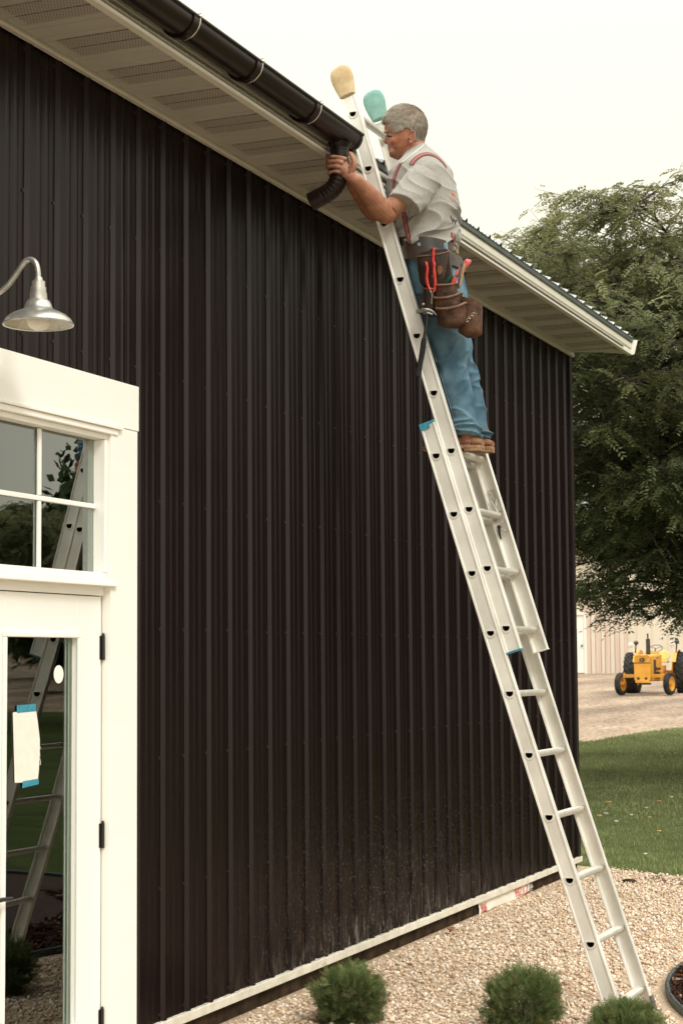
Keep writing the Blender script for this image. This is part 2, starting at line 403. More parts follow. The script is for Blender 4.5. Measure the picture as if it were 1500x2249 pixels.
# ================================================================== BUILDING
WALL_L, CORNER, ZB, ZT = -3.0, 14.295, -0.005, 4.12
bld = thing('steel_sided_building', (0, 8, G0), 'dark brown ribbed steel building with a white framed glass door and pale soffit', 'building')
PER, Y0 = 0.22976, 7.184
DY0, DY1, DTOP = 4.62, 6.86, 2.78      # opening behind the door casing
def prof():
    pts = []
    k0 = int((WALL_L-Y0)/PER)-1
    for k in range(k0, 60):
        y = Y0+k*PER
        pts += [(y, .004), (y+.013, .0215), (y+.030, .0215), (y+.050, .004)]
        for q in (1/3, 2/3):
            c = y+.050+(PER-.050)*q
            pts += [(c-.018, .004), (c-.006, .0053), (c+.006, .0053), (c+.018, .004)]
    return [p for p in pts if WALL_L <= p[0] <= CORNER-.03]
P_ = prof()
mb = MB()
def strip(pp, z0, z1):
    o = len(mb.v)
    for y, x in pp: mb.v += [(x, y, z0), (x, y, z1)]
    for i in range(len(pp)-1): mb.f.append([o+2*i, o+2*i+2, o+2*i+3, o+2*i+1]); mb.m.append(0)
strip([p for p in P_ if p[0] <= DY0+.02], ZB, ZT)
strip([p for p in P_ if DY0+.02 <= p[0] <= DY1-.02], DTOP, ZT)
strip([p for p in P_ if p[0] >= DY1-.02], ZB, ZT)
o = mb.build('siding', M_side, bld)
# screws
mb = MB()
zr = [3.486-.5775*i for i in range(-1, 7)]
for k in range(-14, 32):
    y = Y0+k*PER-.014
    if y < 4.9 or y > CORNER-.05: continue
    for z in zr+[.05]:
        z += random.uniform(-.004, .004)
        if DY0-.1 < y < DY1+.1 and z < DTOP+.05: continue
        mb.lathe([(.0085,0),(.0085,.0015),(.0052,.0015),(.0052,.006),(.0001,.0065)], (.004, y, z), 6, axis=(1,0,0))
s_ = mb.build('screw_heads', mat('screw_paint', (.02,.013,.012), rough=.35), bld); s_['kind'] = 'stuff'
# corner trim
mb = MB(); c = CORNER
pts = [(.0,c-.075),(.022,c-.075),(.022,c-.004),(.018,c),(-.075,c),(-.075,c-.012),(.0,c-.012)]
mb.prism([(x, y, ZB) for x, y in pts], (0,0,ZT-ZB)); mb.build('corner_trim', M_darktrim, bld)
# base trim with ragged foam closure on top, foundation
mb = MB(); mb.box((-.02, 6.93, -.022), (.030, CORNER+.012, .020)); mb.box((-.02, WALL_L, -.022), (.030, 4.55, .020))
mb.build('base_trim', M_lip if False else mat('cream_base_trim', (.62,.57,.47), (.74,.70,.60), nscale=12, rough=.6, spec=.2), bld, bevel=.003)
mb = MB(); y = 6.95
while y < CORNER-.1:
    wd = random.uniform(.02, .09); h = max(0, random.gauss(.003, .0045))
    if h > .002:
        n_ = 5; top = [(.024, y+wd*i/n_, .019+h*random.uniform(.5, 1.1)*(0.3 if i in (0, n_) else 1)) for i in range(n_+1)]
        mb.prism([(.024, y, .018)]+top+[(.024, y+wd, .018)], (-.006, 0, 0))
    y += wd*random.uniform(.8, 1.3)
fo_ = mb.build('foam_closure', mat('foam', (.40,.37,.31), (.58,.54,.46), nscale=40, rough=.9), bld); fo_['kind'] = 'stuff'
mb = MB(); mb.box((-.3, 6.90, -.45), (-.008, CORNER-.02, -.020)); mb.box((-.3, WALL_L, -.45), (-.008, 4.55, -.020))
mb.build('foundation', M_found, bld)
# wall core, far walls, interior
M_inn = mat('interior_board', (.20,.185,.16), (.24,.22,.19), rough=.9)
mb = MB()
mb.box((-.16, WALL_L, -.02), (-.004, DY0+.02, 4.2)); mb.box((-.16, DY1-.02, -.02), (-.004, CORNER-.012, 4.2)); mb.box((-.16, DY0+.02, DTOP), (-.004, DY1-.02, 4.2))
mb.box((-8.0, WALL_L+.01, -.3), (-7.84, CORNER-.012, 4.2)); mb.box((-7.84, WALL_L+.01, -.3), (-.16, WALL_L+.15, 4.2)); EX0, EX1, EZ0, EZ1 = -4.86, -3.95, 2.20, 3.78
e0_, e1_ = CORNER-.16, CORNER-.012
mb.box((-7.84, e0_, -.3), (EX0, e1_, 4.2)); mb.box((EX1, e0_, -.3), (-.16, e1_, 4.2)); mb.box((EX0, e0_, -.3), (EX1, e1_, EZ0)); mb.box((EX0, e0_, EZ1), (EX1, e1_, 4.2))
mb.build('wall_core', M_inn, bld)
mb = MB(); yy = CORNER-.17
mb.box((EX0-.08, yy-.02, EZ0-.08), (EX0, yy+.02, EZ1+.08)); mb.box((EX1, yy-.02, EZ0-.08), (EX1+.08, yy+.02, EZ1+.08)); mb.box((EX0, yy-.02, EZ0-.08), (EX1, yy+.02, EZ0)); mb.box((EX0, yy-.02, EZ1), (EX1, yy+.02, EZ1+.08)); mb.box((EX0, yy, 3.40), (EX1, yy+.02, 3.425)); mb.box((EX0+.44, yy+.003, EZ0), (EX0+.465, yy+.018, EZ1))
ew = mb.build('end_window', M_white_s, bld)
mb = MB(); mb.box((EX0, yy+.03, EZ0), (EX1, yy+.036, EZ1)); mb.build('pane', M_glass, ew)
mb = MB(); mb.box((-7.84, WALL_L+.15, -.30), (-.16, CORNER-.16, -.06)); mb.build('floor_slab', mat('floor_concrete', (.10,.09,.08), rough=.8), bld)
mb = MB(); mb.box((-7.84, WALL_L+.15, 3.3), (-.16, CORNER-.16, 3.36)); mb.build('interior_ceiling', mat('ceiling_board', (.16,.14,.12), rough=.9), bld)
# frieze, soffit
mb = MB(); mb.prism([(.018,WALL_L,4.092),(.040,WALL_L,4.092),(.046,WALL_L,4.098),(.046,WALL_L,4.106),(.040,WALL_L,4.110),(.040,WALL_L,4.140),(.018,WALL_L,4.140)], (0,CORNER+.01-WALL_L,0))
mb.build('frieze_trim', M_fascia if False else mat('frieze_paint', (.50,.48,.41), (.54,.52,.44), rough=.5), bld)
mb = MB(); prf = []
k = -25
while True:
    yc = 5.72+k*.404; k += 1
    if yc > 14.1: break
    for q in (-.05, .0, .105, .20, .25):
        y = yc+q
        if WALL_L < y < 14.1: prf += [(y-.006, 4.1175), (y, 4.1235), (y+.006, 4.1175)]
prf = [(WALL_L, 4.1175)]+prf+[(14.12, 4.1175)]
o_ = len(mb.v)
for y, z in prf: mb.v += [(.036, y, z), (.505, y, z)]
for i in range(len(prf)-1): mb.f.append([o_+2*i, o_+2*i+1, o_+2*i+3, o_+2*i+2]); mb.m.append(0)
mb.box((.036, WALL_L, 4.13), (.48, 14.12, 4.20))
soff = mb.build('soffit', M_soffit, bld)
def vent_mat():
    mt = bpy.data.materials.new('perforated_vent'); mt.use_nodes = True; nt = mt.node_tree; b = nt.nodes['Principled BSDF']; N = nt.nodes.new; L = nt.links.new
    geo = N('ShaderNodeNewGeometry'); sp = N('ShaderNodeSeparateXYZ'); L(geo.outputs['Position'], sp.inputs[0])
    def mth(op, a, b_):
        n = N('ShaderNodeMath'); n.operation = op
        for k, v in enumerate((a, b_)):
            if isinstance(v, (int, float)): n.inputs[k].default_value = v
            else: L(v, n.inputs[k])
        return n.outputs[0]
    a = mth('SINE', mth('MULTIPLY', mth('ADD', sp.outputs[0], mth('MULTIPLY', sp.outputs[1], .5)), 2*math.pi/.0135), 0)
    c = mth('SINE', mth('MULTIPLY', mth('SUBTRACT', mth('MULTIPLY', sp.outputs[0], .35), sp.outputs[1]), 2*math.pi/.0165), 0)
    f = mth('GREATER_THAN', mth('ADD', a, c), .35)
    mx = N('ShaderNodeMix'); mx.data_type = 'RGBA'; L(f, mx.inputs['Factor']); mx.inputs['A'].default_value = (.38,.355,.30,1); mx.inputs['B'].default_value = (.20,.182,.152,1)
    L(mx.outputs['Result'], b.inputs['Base Color']); b.inputs['Roughness'].default_value = .6
    return mt
M_perf = vent_mat(); k = 0
vent0 = None
for k in range(-1, 21):
    for q in (0, .105):
        yy = 5.715+k*.404+q
        if vent0 is None:
            mb = MB(); mb.box((.10, yy, 4.1135), (.440, yy+.088, 4.1165)); vent0 = mb.build('vent', M_perf, soff); vy0 = yy
        else:
            v = vent0.copy(); link(v); v.parent = soff; v.location = (0, yy-vy0, 0)
mb = MB(); mb.prism([(.03,14.125,4.104),(.40,14.125,4.104),(.475,14.44,4.104),(.26,14.23,4.104)], (0,0,.012)); mb.build('eave_return', M_soffit, bld)
# fascia
mb = MB()
fp = [(.470,4.098),(.489,4.098),(.492,4.103),(.489,4.110),(.481,4.112),(.481,4.118),(.486,4.122),(.470,4.148),(.486,4.157),(.4865,4.185),(.480,4.212),(.478,4.232),(.455,4.232),(.455,4.098)]
mb.prism([(x, WALL_L, z) for x, z in fp], (0, 14.45-WALL_L, 0))
fas = mb.build('fascia', M_fascia, bld)
mb = MB(); mb.prism([(.488,WALL_L,4.0965),(.4935,WALL_L,4.0965),(.4945,WALL_L,4.110),(.490,WALL_L,4.110)], (0,14.448-WALL_L,0)); mb.build('fascia_lip', M_lip, fas)
mb = MB(); mb.prism([(.46,14.452,4.102),(.507,14.455,4.105),(.535,14.462,4.222),(.462,14.452,4.228)], (0,.006,0)); mb.build('end_flap', M_lip, fas)
# roof: ribbed sheet on both slopes
mb = MB(); SL = .34
rp_ = []
k = 0
y = WALL_L
while y < 14.46-.05:
    rp_ += [(y, 0), (y+.026, .021), (y+.040, .021), (y+.056, 0)]
    for q in (1/3, 2/3):
        c = y+.056+(PER-.056)*q; rp_ += [(c-.012, 0), (c-.006, .005), (c+.006, .005), (c+.012, 0)]
    y += PER
rp_.append((14.46, 0))
nx, nz = SL/math.hypot(1, SL), 1/math.hypot(1, SL)
def slope(xe, xr, sgn):
    o = len(mb.v)
    for y, h in rp_:
        for x in (xe, xr):
            z = 4.237+(abs(.503-xe)*0)+((.503-x) if sgn > 0 else (x-(-8.503)))*SL
            mb.v.append((x+h*nx*sgn, y, z+h*nz))
    for i in range(len(rp_)-1): mb.f.append([o+2*i, o+2*i+2, o+2*i+3, o+2*i+1]); mb.m.append(0)
slope(.503, -4.0, 1); slope(-8.503, -4.0, -1)
rf = mb.build('roof', M_roof, bld)
so_ = rf.modifiers.new('thick', 'SOLIDIFY'); so_.thickness = .004; so_.offset = -1
mb = MB(); mb.box((.470, WALL_L, 4.206), (.498, 14.455, 4.2325)); mb.build('drip_edge', M_roofedge, rf)
mb = MB(); mb.box((-.3, WALL_L+.02, 4.2), (.45, 14.1, 4.23))
for gy in (WALL_L+.02, CORNER-.15): mb.prism([(-8, gy, 4.2), (0, gy, 4.2), (0, gy, 4.36), (-4, gy, 5.72), (-8, gy, 4.36)], (0, .13, 0))
mb.build('gable', M_darktrim, bld)

# ---- gutter
GX, GZ, GR, GE = .562, 4.200, .070, 8.118
mb = MB()
def half(rad, a0=4, a1=-184, n=26): return [(GX+rad*math.cos(R(a0+(a1-a0)*i/n)), GZ+rad*math.sin(R(a0+(a1-a0)*i/n))) for i in range(n+1)]
sec = half(GR)+half(GR-.003)[::-1]
mb.prism([(x, WALL_L, z) for x, z in sec], (0, GE-WALL_L, 0))
mb.tube([(GX+GR+.002, WALL_L, GZ+.007), (GX+GR+.002, GE+.004, GZ+.007)], .0085, 10)
gut = mb.build('gutter', M_gutter, bld, smooth=35)
mb = MB(); mb.prism([(x, GE-.002, z) for x, z in half(GR+.004)], (0, .006, 0)); mb.prism([(x, GE-.02, z) for x, z in half(GR+.0035)+half(GR+.0005)[::-1]], (0, .02, 0)); mb.build('end_cap', M_gutter, gut, smooth=35)
mb = MB(); mb.tube([(GX, 7.99, 4.17), (GX, 7.99, 4.07)], .0425, 24); mb.lathe([(.06,.0),(.052,-.012),(.043,-.03)], (GX, 7.99, 4.137), 24); mb.build('outlet', M_gutter, gut, smooth=35)
M_glint = mat('glint_wire', (.75,.72,.66), rough=.25, metal=.9)  # pale wire added to draw the glint along each bracket edge
br0 = None
for yb in (5.71, 6.314, 6.911, 7.562):
    if br0 is None:
        mb = MB()
        mb.prism([(x, yb-.026, z) for x, z in half(GR+.0065, 2, -180)+half(GR+.001, 2, -180)[::-1]], (0, .05, 0))
        mb.prism([(x, yb-.018, z) for x, z in half(GR+.011, -60, -182)+half(GR+.006, -60, -182)[::-1]], (0, .034, 0))
        mb.tube([(x, yb+.0245, z) for x, z in half(GR+.0072, 14, -110)], .0022, 6, mi=1)
        mb.tube([(GX+GR+.004, yb+.024, GZ+.002), (GX+GR+.016, yb+.024, GZ+.012), (GX+GR+.010, yb+.024, GZ+.024), (GX+GR-.02, yb+.024, GZ+.018)], .0028, 6, mi=1)
        br0 = mb.build('bracket', [M_gutter, M_glint], gut, smooth=35); by0 = yb
    else:
        v = br0.copy(); link(v); v.parent = gut; v.location = (0, yb-by0, 0)

# ---- door frame, transom, doors
fr = None
mb = MB()
CX_ = .045
mb.box((.002, 6.665, -.09), (CX_, 6.895, 2.612)); mb.box((.002, 4.62, -.09), (CX_, 4.80, 2.612))          # side casings
mb.box((.002, 4.60, 2.614), (CX_+.003, 6.902, 2.812))                                                    # header board
mb.box((.002, 4.80, 2.60), (.062, 6.745, 2.6125)); mb.box((.002, 4.80, 2.575), (.052, 6.715, 2.5985))  # drip cap steps
frame = mb.build('door_frame', M_white, bld, bevel=.002)
mb = MB()
mb.box((-.10, 4.80, 1.886), (.012, 6.664, 1.935)); mb.box((-.10, 4.80, 1.935), (.052, 6.655, 1.955)); mb.box((-.10, 4.80, 1.925), (.062, 6.700, 1.937))
mb.box((-.10, 4.80, -.09), (.05, 6.664, -.052)); mb.box((-.10, 4.62, 2.60), (.0, 6.9, 2.64))
mb.box((-.10, 6.655, -.05), (-.002, 6.70, 2.60)); mb.box((-.10, 4.79, -.05), (-.002, 4.81, 2.60))
mb.build('jamb', M_white_s, frame, bevel=.002)
tw = None
mb = MB()   # transom sash
mb.box((-.045, 4.80, 2.552), (.030, 6.664, 2.5745)); mb.box((-.045, 4.80, 1.956), (.026, 6.664, 1.983)); mb.box((-.045, 6.638, 1.984), (.030, 6.664, 2.551)); mb.box((-.045, 4.80, 1.984), (.030, 4.83, 2.551))
tsash = mb.build('transom_window', M_white_s, bld, bevel=.003)
mb = MB(); mb.box((-.030, 4.832, 1.985), (-.024, 6.637, 2.550)); mb.build('pane', M_glass2, tsash)
mb = MB(); mb.box((-.022, 4.832, 2.256), (-.010, 6.637, 2.276)); mb.build('muntin', M_white_s, tsash, bevel=.003)
for yv in (6.192, 5.742, 5.292):
    mb = MB(); mb.box((-.0225, yv-.011, 1.986), (-.0105, yv+.011, 2.254)); mb.box((-.0225, yv-.011, 2.278), (-.0105, yv+.011, 2.549)); mb.build('muntin', M_white_s, tsash, bevel=.003)
# interior pale posts seen through the glass
M_post = mat('pale_interior_trim', (.62,.62,.55), rough=.5)
mb = MB()
for yv, wd in ((6.31, .075), (5.72, .09), (5.2, .08)): mb.box((-1.9, yv+.45, -.05), (-1.8, yv+.45+wd, 3.2))
mb.box((-.21, 6.44, -.05), (-.165, 6.53, 3.2)); mb.box((-.21, 6.60, -.05), (-.165, 6.64, 3.2))
mb.build('interior_trim', M_post, bld)

def door(yh, ys_, flip):
    """leaf hinged at yh, free edge at ys_"""
    a, b = min(yh, ys_)+.003, max(yh, ys_)-.003
    x0, x1 = -.042, .004
    ga, gb = a+.180, b-.195
    if flip: ga, gb = a+.195, b-.180
    mb = MB(); z0, z1 = -.045, 1.882; g0, g1 = .14, 1.712
    mb.box((x0, a, z0), (x1, ga, z1)); mb.box((x0, gb, z0), (x1, b, z1)); mb.box((x0, ga, g1), (x1, gb, z1)); mb.box((x0, ga, z0), (x1, gb, g0))
    d = mb.build('door', M_white_s, bld, bevel=.002)
    mb = MB()   # raised bead round the glass
    for (ya, yb_, za, zb) in ((ga-.016, gb+.016, g1-.006, g1+.016), (ga-.016, gb+.016, g0-.016, g0+.006), (ga-.016, ga+.006, g0+.0065, g1-.0065), (gb-.006, gb+.016, g0+.0065, g1-.0065)):
        mb.box((x1+.0005, ya, za), (x1+.012, yb_, zb))
    mb.build('glazing_bead', M_white_s, d, bevel=.004)
    mb = MB(); mb.box((-.026, ga+.001, g0+.001), (-.018, gb-.001, g1-.001)); mb.build('glass', M_glass, d)
    for zc_ in (1.667, .881, .115):
        mb = MB(); yh_ = yh
        mb.lathe([(.001,-.052),(.008,-.052),(.008,.052),(.001,.052)], (.012, yh_+.004, zc_), 10); mb.box((.0045, yh_-.014, zc_-.05), (.0075, yh_+.02, zc_+.05))
        mb.lathe([(.001,0),(.006,.001),(.005,.008),(.001,.01)], (.012, yh_+.004, zc_+.052), 8)
        mb.build('hinge', M_black, d, smooth=40)
    yl = ys_+(.06 if not flip else -.06)
    sg = 1 if not flip else -1
    mb = MB(); zl = .715
    mb.lathe([(.001,0),(.028,0),(.028,.006),(.024,.010),(.011,.012),(.011,.05),(.001,.05)], (x1, yl, zl), 20, axis=(1,0,0))
    mb.tube([(x1+.045, yl-.01*sg, zl), (x1+.047, yl+.05*sg, zl+.002), (x1+.045, yl+.12*sg, zl-.002)], [.009, .0085, .007], 10)
    mb.lathe([(.001,0),(.026,0),(.026,.008),(.001,.012)], (x1, yl, zl+.14), 20, axis=(1,0,0))
    mb.build('handle', M_black, d, smooth=40)
    return d, ga, gb
d1, ga1, gb1 = door(6.655, 5.735, False)
d2, _, _ = door(4.81, 5.729, True)
# round sticker on the glass
c = at_x(130, 1481, -.0165)
mb = MB(); mb.lathe([(.0005,.001),(.037,.001),(.037,0),(.0005,0)], (-.0175, c.y, c.z), 28, axis=(1,0,0)); mb.build('round_sticker', M_lip, d1)

# paper sheet taped to the glass
X_ = -.0150
pl = [at_x(px, py, X_) for px, py in ((29,1565),(79,1556),(84,1590),(88,1625),(86,1690),(83,1718),(33,1719),(31,1640))]
pc = sum(pl, Vector())/len(pl)
paper = thing('paper_sheet', pc, 'white sheet of paper held to the door glass with blue tape', 'paper')
mb = MB(); mb.prism(pl, (.0012, 0, 0))
for i in range(9):
    q = at_x(87+random.uniform(-1, 2), 1640+i*5, X_); mb.prism([q, q+Vector((0,.008,.002)), q+Vector((0,.001,.009))], (.001,0,0))
mb.build('sheet', M_paper, paper)
for qq in (((38,1549),(79,1546),(80,1562),(38,1566)), ((50,1716),(85,1710),(86,1722),(50,1731))):
    mb = MB(); mb.prism([at_x(a, b, X_+.0015) for a, b in qq], (.0006, 0, 0)); mb.build('tape', M_blue, paper)

# scrap of printed house wrap hanging under the base trim
wl = [(1050,1990),(1054,1990),(1110,1966),(1162,1945),(1164,1952),(1162,1966),(1130,1975),(1100,1988),(1075,1999),(1058,2006)]
wp = [at_x(a, b, -.004) for a, b in wl]; wc = Vector((-.004, 12.3, -.10))
wrap = thing('house_wrap_scrap', wc, 'torn strip of white house wrap with red printed numbers under the wall trim', 'wrap scrap')
mb = MB(); top = [Vector((-.004, 11.70+.02*i, -.024)) for i in range(61)]
bot = []
for i in range(61):
    t = i/60; zz = -.105-.012*math.sin(t*3.1)+.006*noise.noise(Vector((t*9, 1, 0)))
    if t < .08: zz -= .02*(1-t/.08)
    bot.append(Vector((.004+.006*math.sin(t*11), 11.70+.02*i, zz+.012)))
mid = [Vector((.006+.004*math.sin(i*.5), t.y, (t.z+b.z)/2)) for i, (t, b) in enumerate(zip(top, bot))]
mb.loft([top, mid, bot], cap=False, closed=False)
for i in range(14):
    q = Vector((.004, 12.90, -.03-.006*i)); mb.tube([q, q+Vector((.01, random.uniform(.015,.05), random.uniform(-.03,.02)))], .0012, 4)
ws = mb.build('sheet', M_paper, wrap, smooth=50)
M_red = mat('red_print', (.60,.06,.05), (.72,.14,.10), nscale=60, rough=.8)
def text_mesh(txt, size, M, mt, name, parent, ext=.0006, shear=0.0):
    cu = bpy.data.curves.new('t', 'FONT'); cu.body = txt; cu.size = size; cu.extrude = ext; cu.shear = shear
    to = link(bpy.data.objects.new('t', cu)); bpy.context.view_layer.update()
    dg = bpy.context.evaluated_depsgraph_get(); me = bpy.data.meshes.new_from_object(to.evaluated_get(dg))
    bpy.data.objects.remove(to); me.name = name; me.materials.clear(); me.materials.append(mt)
    me.transform(M); o = link(bpy.data.objects.new(name, me))
    root = parent
    while root.parent is not None: root = root.parent
    me.transform(Matrix.Translation(-ORG[root])); o.parent = parent; return o
def wall_txt(y, z, x, sy=1.0): return Matrix(((0,0,1,x),(sy,0,0,y),(0,1,0,z),(0,0,0,1)))
text_mesh('952.1 2', .088, wall_txt(12.50, -.092, .013, 1.25), M_red, 'lettering', wrap)
text_mesh('9/6', .088, wall_txt(11.72, -.100, .013, 1.15), M_red, 'lettering', wrap)

# ================================================================== LAMP
LC = at_x(85, 713, .30); LZ = (LC-CAM).dot(_f); k_ = LZ/FPX
lamp = thing('gooseneck_lamp', (0.0, LC.y, LC.z), 'galvanised gooseneck barn lamp with a domed shade above the door', 'lamp')
mb = MB(); r_ = 76*k_
prof_ = [(r_,0),(r_+.002,.002),(r_*.985,.010),(r_*.93,.022),(r_*.80,.036),(r_*.62,.047),(r_*.47,.055),(r_*.41,.062),(r_*.385,.074),(r_*.34,.086),(r_*.25,.097)]
inn = [(a*.97-.001, max(.001, z-.004)) for a, z in prof_]
mb.lathe(prof_+[(.001,.1)], LC, 48); mb.lathe(inn[:-1]+[(.001,.088)], LC, 48, mi=1)
mb.lathe([(r_-.003,.0005),(r_+.003,-.002),(r_+.004,.002),(r_+.001,.005)], LC, 48)
mb.build('lamp_shade', [M_galv, mat('shade_inside', (.62,.60,.54), (.50,.48,.43), nscale=60, rough=.45, metal=.3)], lamp, smooth=40)
mb = MB(); mb.lathe([(.033,.095),(.032,.118),(.0295,.120),(.029,.140),(.0255,.142),(.0245,.163),(.016,.167),(.014,.178),(.011,.18)], LC, 28); mb.build('lamp_neck', M_galv, lamp, smooth=35)
yl = LC.y
ap = [at_y(px, py, yl) for px, py in ((85,612),(84,596),(80,579),(70,570),(58,573),(46,588),(34,606),(20,625),(0,642))]
ap = [Vector((LC.x, yl, LC.z+.165))]+ap
ap += [Vector((.09, yl, ap[-1].z-.012)), Vector((.004, yl, ap[-1].z-.014))]
mb = MB(); mb.tube(catmull(ap, 5), .0105, 12); mb.lathe([(.001,0),(.05,0),(.05,.01),(.035,.018),(.001,.02)], (.012, yl, ap[-1].z), 24, axis=(1,0,0)); mb.build('arm', M_galv, lamp, smooth=40)
mb = MB(); mb.ball(LC+Vector((.004, 0, .012)), .046, 20, 12, (1, 1, .75)); mb.build('globe', M_bulb, lamp, smooth=60)

# ================================================================== LADDER
LP0 = Vector((1.7646852, 8.2858013, -.0060014)); TH, PHI, BOW = 1.2743218, .0145069, .0290851
LU = Vector((-math.cos(TH)*math.cos(PHI), math.cos(TH)*math.sin(PHI), math.sin(TH))); LV = Vector((math.sin(PHI), math.cos(PHI), 0)); LN = LU.cross(LV)
LEN = 15*.3048
def LW(n, v, s): b = BOW*4*(s/LEN)*(1-s/LEN) if 0 < s < LEN else 0; return LP0+LU*s+LN*(b+n)+LV*v
lad = thing('extension_ladder', LW(0, .27, -.14), 'aluminium extension ladder leaning on the roof edge with a worker standing on it', 'ladder')
PIT = .3048
def Dpts(cn, cs, r, n=16):
    """D outline in (n, s): flat side up (level tread), seen from outside the rail"""
    out_ = []
    ang = math.pi/2-TH
    for i in range(n):
        t = 2*math.pi*i/n
        a, b = r*math.cos(t), r*math.sin(t)
        if b > r*.38: b = r*.38
        # tread axes: horizontal (a) and vertical (b) rotated into ladder frame (n points to wall, s up along rail)
        out_.append((cn+a*math.cos(ang)+b*math.sin(ang)*-1, cs+a*math.sin(ang)*1+b*math.cos(ang)))
    return out_
def rail(v0, sgn, nc, s0, s1, holes, name, depth=.039, hole_r=.0180):
    """C channel: web at v0, flanges towards sgn*v; nc centre in n"""
    mb = MB(); tk = .003; fl = .030
    na, nb = nc-depth, nc+depth
    cuts = sorted([s0, s1]+[h+d for h in holes for d in (-.045, .045)])
    for a, b in zip(cuts, cuts[1:]):
        hs = [h for h in holes if abs((a+b)/2-h) < .001]
        for vv in (v0, v0+sgn*tk):
            if hs:
                D = Dpts(nc, hs[0], hole_r); n_ = len(D)
                O = []
                for (dn, ds) in D:
                    q, e = dn-nc, ds-hs[0]; sc = min((depth-.006)/max(abs(q), 1e-6), .045/max(abs(e), 1e-6)); O.append((nc+q*sc, hs[0]+e*sc))
                oo = len(mb.v); mb.v += [tuple(LW(x, vv, y)) for x, y in D]+[tuple(LW(x, vv, y)) for x, y in O]
                for i in range(n_):
                    j = (i+1) % n_; mb.f.append([oo+i, oo+j, oo+n_+j, oo+n_+i]); mb.m.append(0)
                # corners of the cell
                for cx_, cy_ in ((nc-depth+.006, a), (nc+depth-.006, a), (nc+depth-.006, b), (nc-depth+.006, b)):
                    best = sorted(range(n_), key=lambda i: abs(O[i][0]-cx_)+abs(O[i][1]-cy_))[:2]
                    i, j = best
                    oo2 = len(mb.v); mb.v += [tuple(LW(O[i][0], vv, O[i][1])), tuple(LW(O[j][0], vv, O[j][1])), tuple(LW(cx_, vv, cy_))]; mb.f.append([oo2, oo2+1, oo2+2]); mb.m.append(0)
            else:
                k = max(1, int((b-a)/.12))
                for q in range(k):
                    sa, sb = a+(b-a)*q/k, a+(b-a)*(q+1)/k
                    oo = len(mb.v); mb.v += [tuple(LW(na+.006, vv, sa)), tuple(LW(nb-.006, vv, sa)), tuple(LW(nb-.006, vv, sb)), tuple(LW(na+.006, vv, sb))]; mb.f.append([oo, oo+1, oo+2, oo+3]); mb.m.append(0)
    # flanges as swept sections with a rounded, raised shoulder
    K = 30
    for e, sg in ((na, -1), (nb, 1)):
        sec = [(e-sg*.012, v0), (e-sg*.009, v0-sgn*.0035), (e-sg*.002, v0-sgn*.004), (e, v0-sgn*.001), (e, v0+sgn*fl), (e-sg*.005, v0+sgn*fl), (e-sg*.005, v0+sgn*.006), (e-sg*.012, v0+sgn*tk)]
        rings = [[LW(n_, v_, s0+(s1-s0)*k/K) for n_, v_ in sec] for k in range(K+1)]
        mb.loft(rings, True, True)
    o = mb.build(name, M_alu, lad, smooth=30)
    return o
OFFN, OFFV, WB, WF = -.0775, .0133, .545, .462
bh = [i*PIT for i in range(10)]; fh = [i*PIT for i in range(6, 16)]
ZBT = 9.53*PIT; FB, FT = 5.62*PIT, 15.30*PIT
r1 = rail(0, 1, 0, -.13, ZBT, bh, 'rail'); r2 = rail(WB+.01, -1, 0, -.13, ZBT, bh, 'rail')
r3 = rail(OFFV, 1, OFFN, FB, FT, fh, 'rail'); r4 = rail(OFFV+WF, -1, OFFN, FB, FT, fh, 'rail')
def rung(nc, va, vb, s):
    mb = MB()
    oD = Dpts(nc, s, .0205, 20); iD = Dpts(nc, s, .0178, 20)
    vm_ = (va+vb)/2
    # collar, tube outside, hollow ends with a plug
    ribs_ = lambda D, k: D
    mb.loft([[LW(a, va-.0035, b) for a, b in oD], [LW(a, vb+.0035, b) for a, b in oD]], cap=False)
    for v_out, v_in in ((va-.0035, va+.10), (vb+.0035, vb-.10)):
        mb.loft([[LW(a, v_out, b) for a, b in oD], [LW(a, v_out, b) for a, b in iD]], cap=False)
        mb.loft([[LW(a, v_out, b) for a, b in iD], [LW(a, v_in, b) for a, b in iD]], cap=False, mi=1)
        mb.add([LW(a, v_in, b) for a, b in iD], [tuple(range(20))], 1)
    for v_c, sg in ((va, -1), (vb, 1)):
        C1 = Dpts(nc, s, .0300, 20); C0 = Dpts(nc, s, .0205, 20); Cm = Dpts(nc, s, .0265, 20)
        mb.loft([[LW(a, v_c+sg*.0002, b) for a, b in C1], [LW(a, v_c+sg*.0035, b) for a, b in Cm], [LW(a, v_c+sg*.0035, b) for a, b in C0]], cap=False)
        C1 = Dpts(nc, s, .031, 20); Cm = Dpts(nc, s, .0265, 20)
        mb.loft([[LW(a, v_c-sg*.0035, b) for a, b in C1], [LW(a, v_c-sg*.007, b) for a, b in Cm], [LW(a, v_c-sg*.007, b) for a, b in C0]], cap=False)
    # anti slip ridges on the tread and front
    for q in range(7):
        a, b = Dpts(nc, s, .0208, 28)[[2,4,6,8,10,12,0][q]]
        mb.tube([LW(a, va+.012, b), LW(a, vb-.012, b)], .0011, 5)
    return mb.build('rung', [M_alu2, M_hole], lad, smooth=40)
for h in bh: rung(0, 0, WB+.01, h)
for h in fh: rung(OFFN, OFFV, OFFV+WF, h)
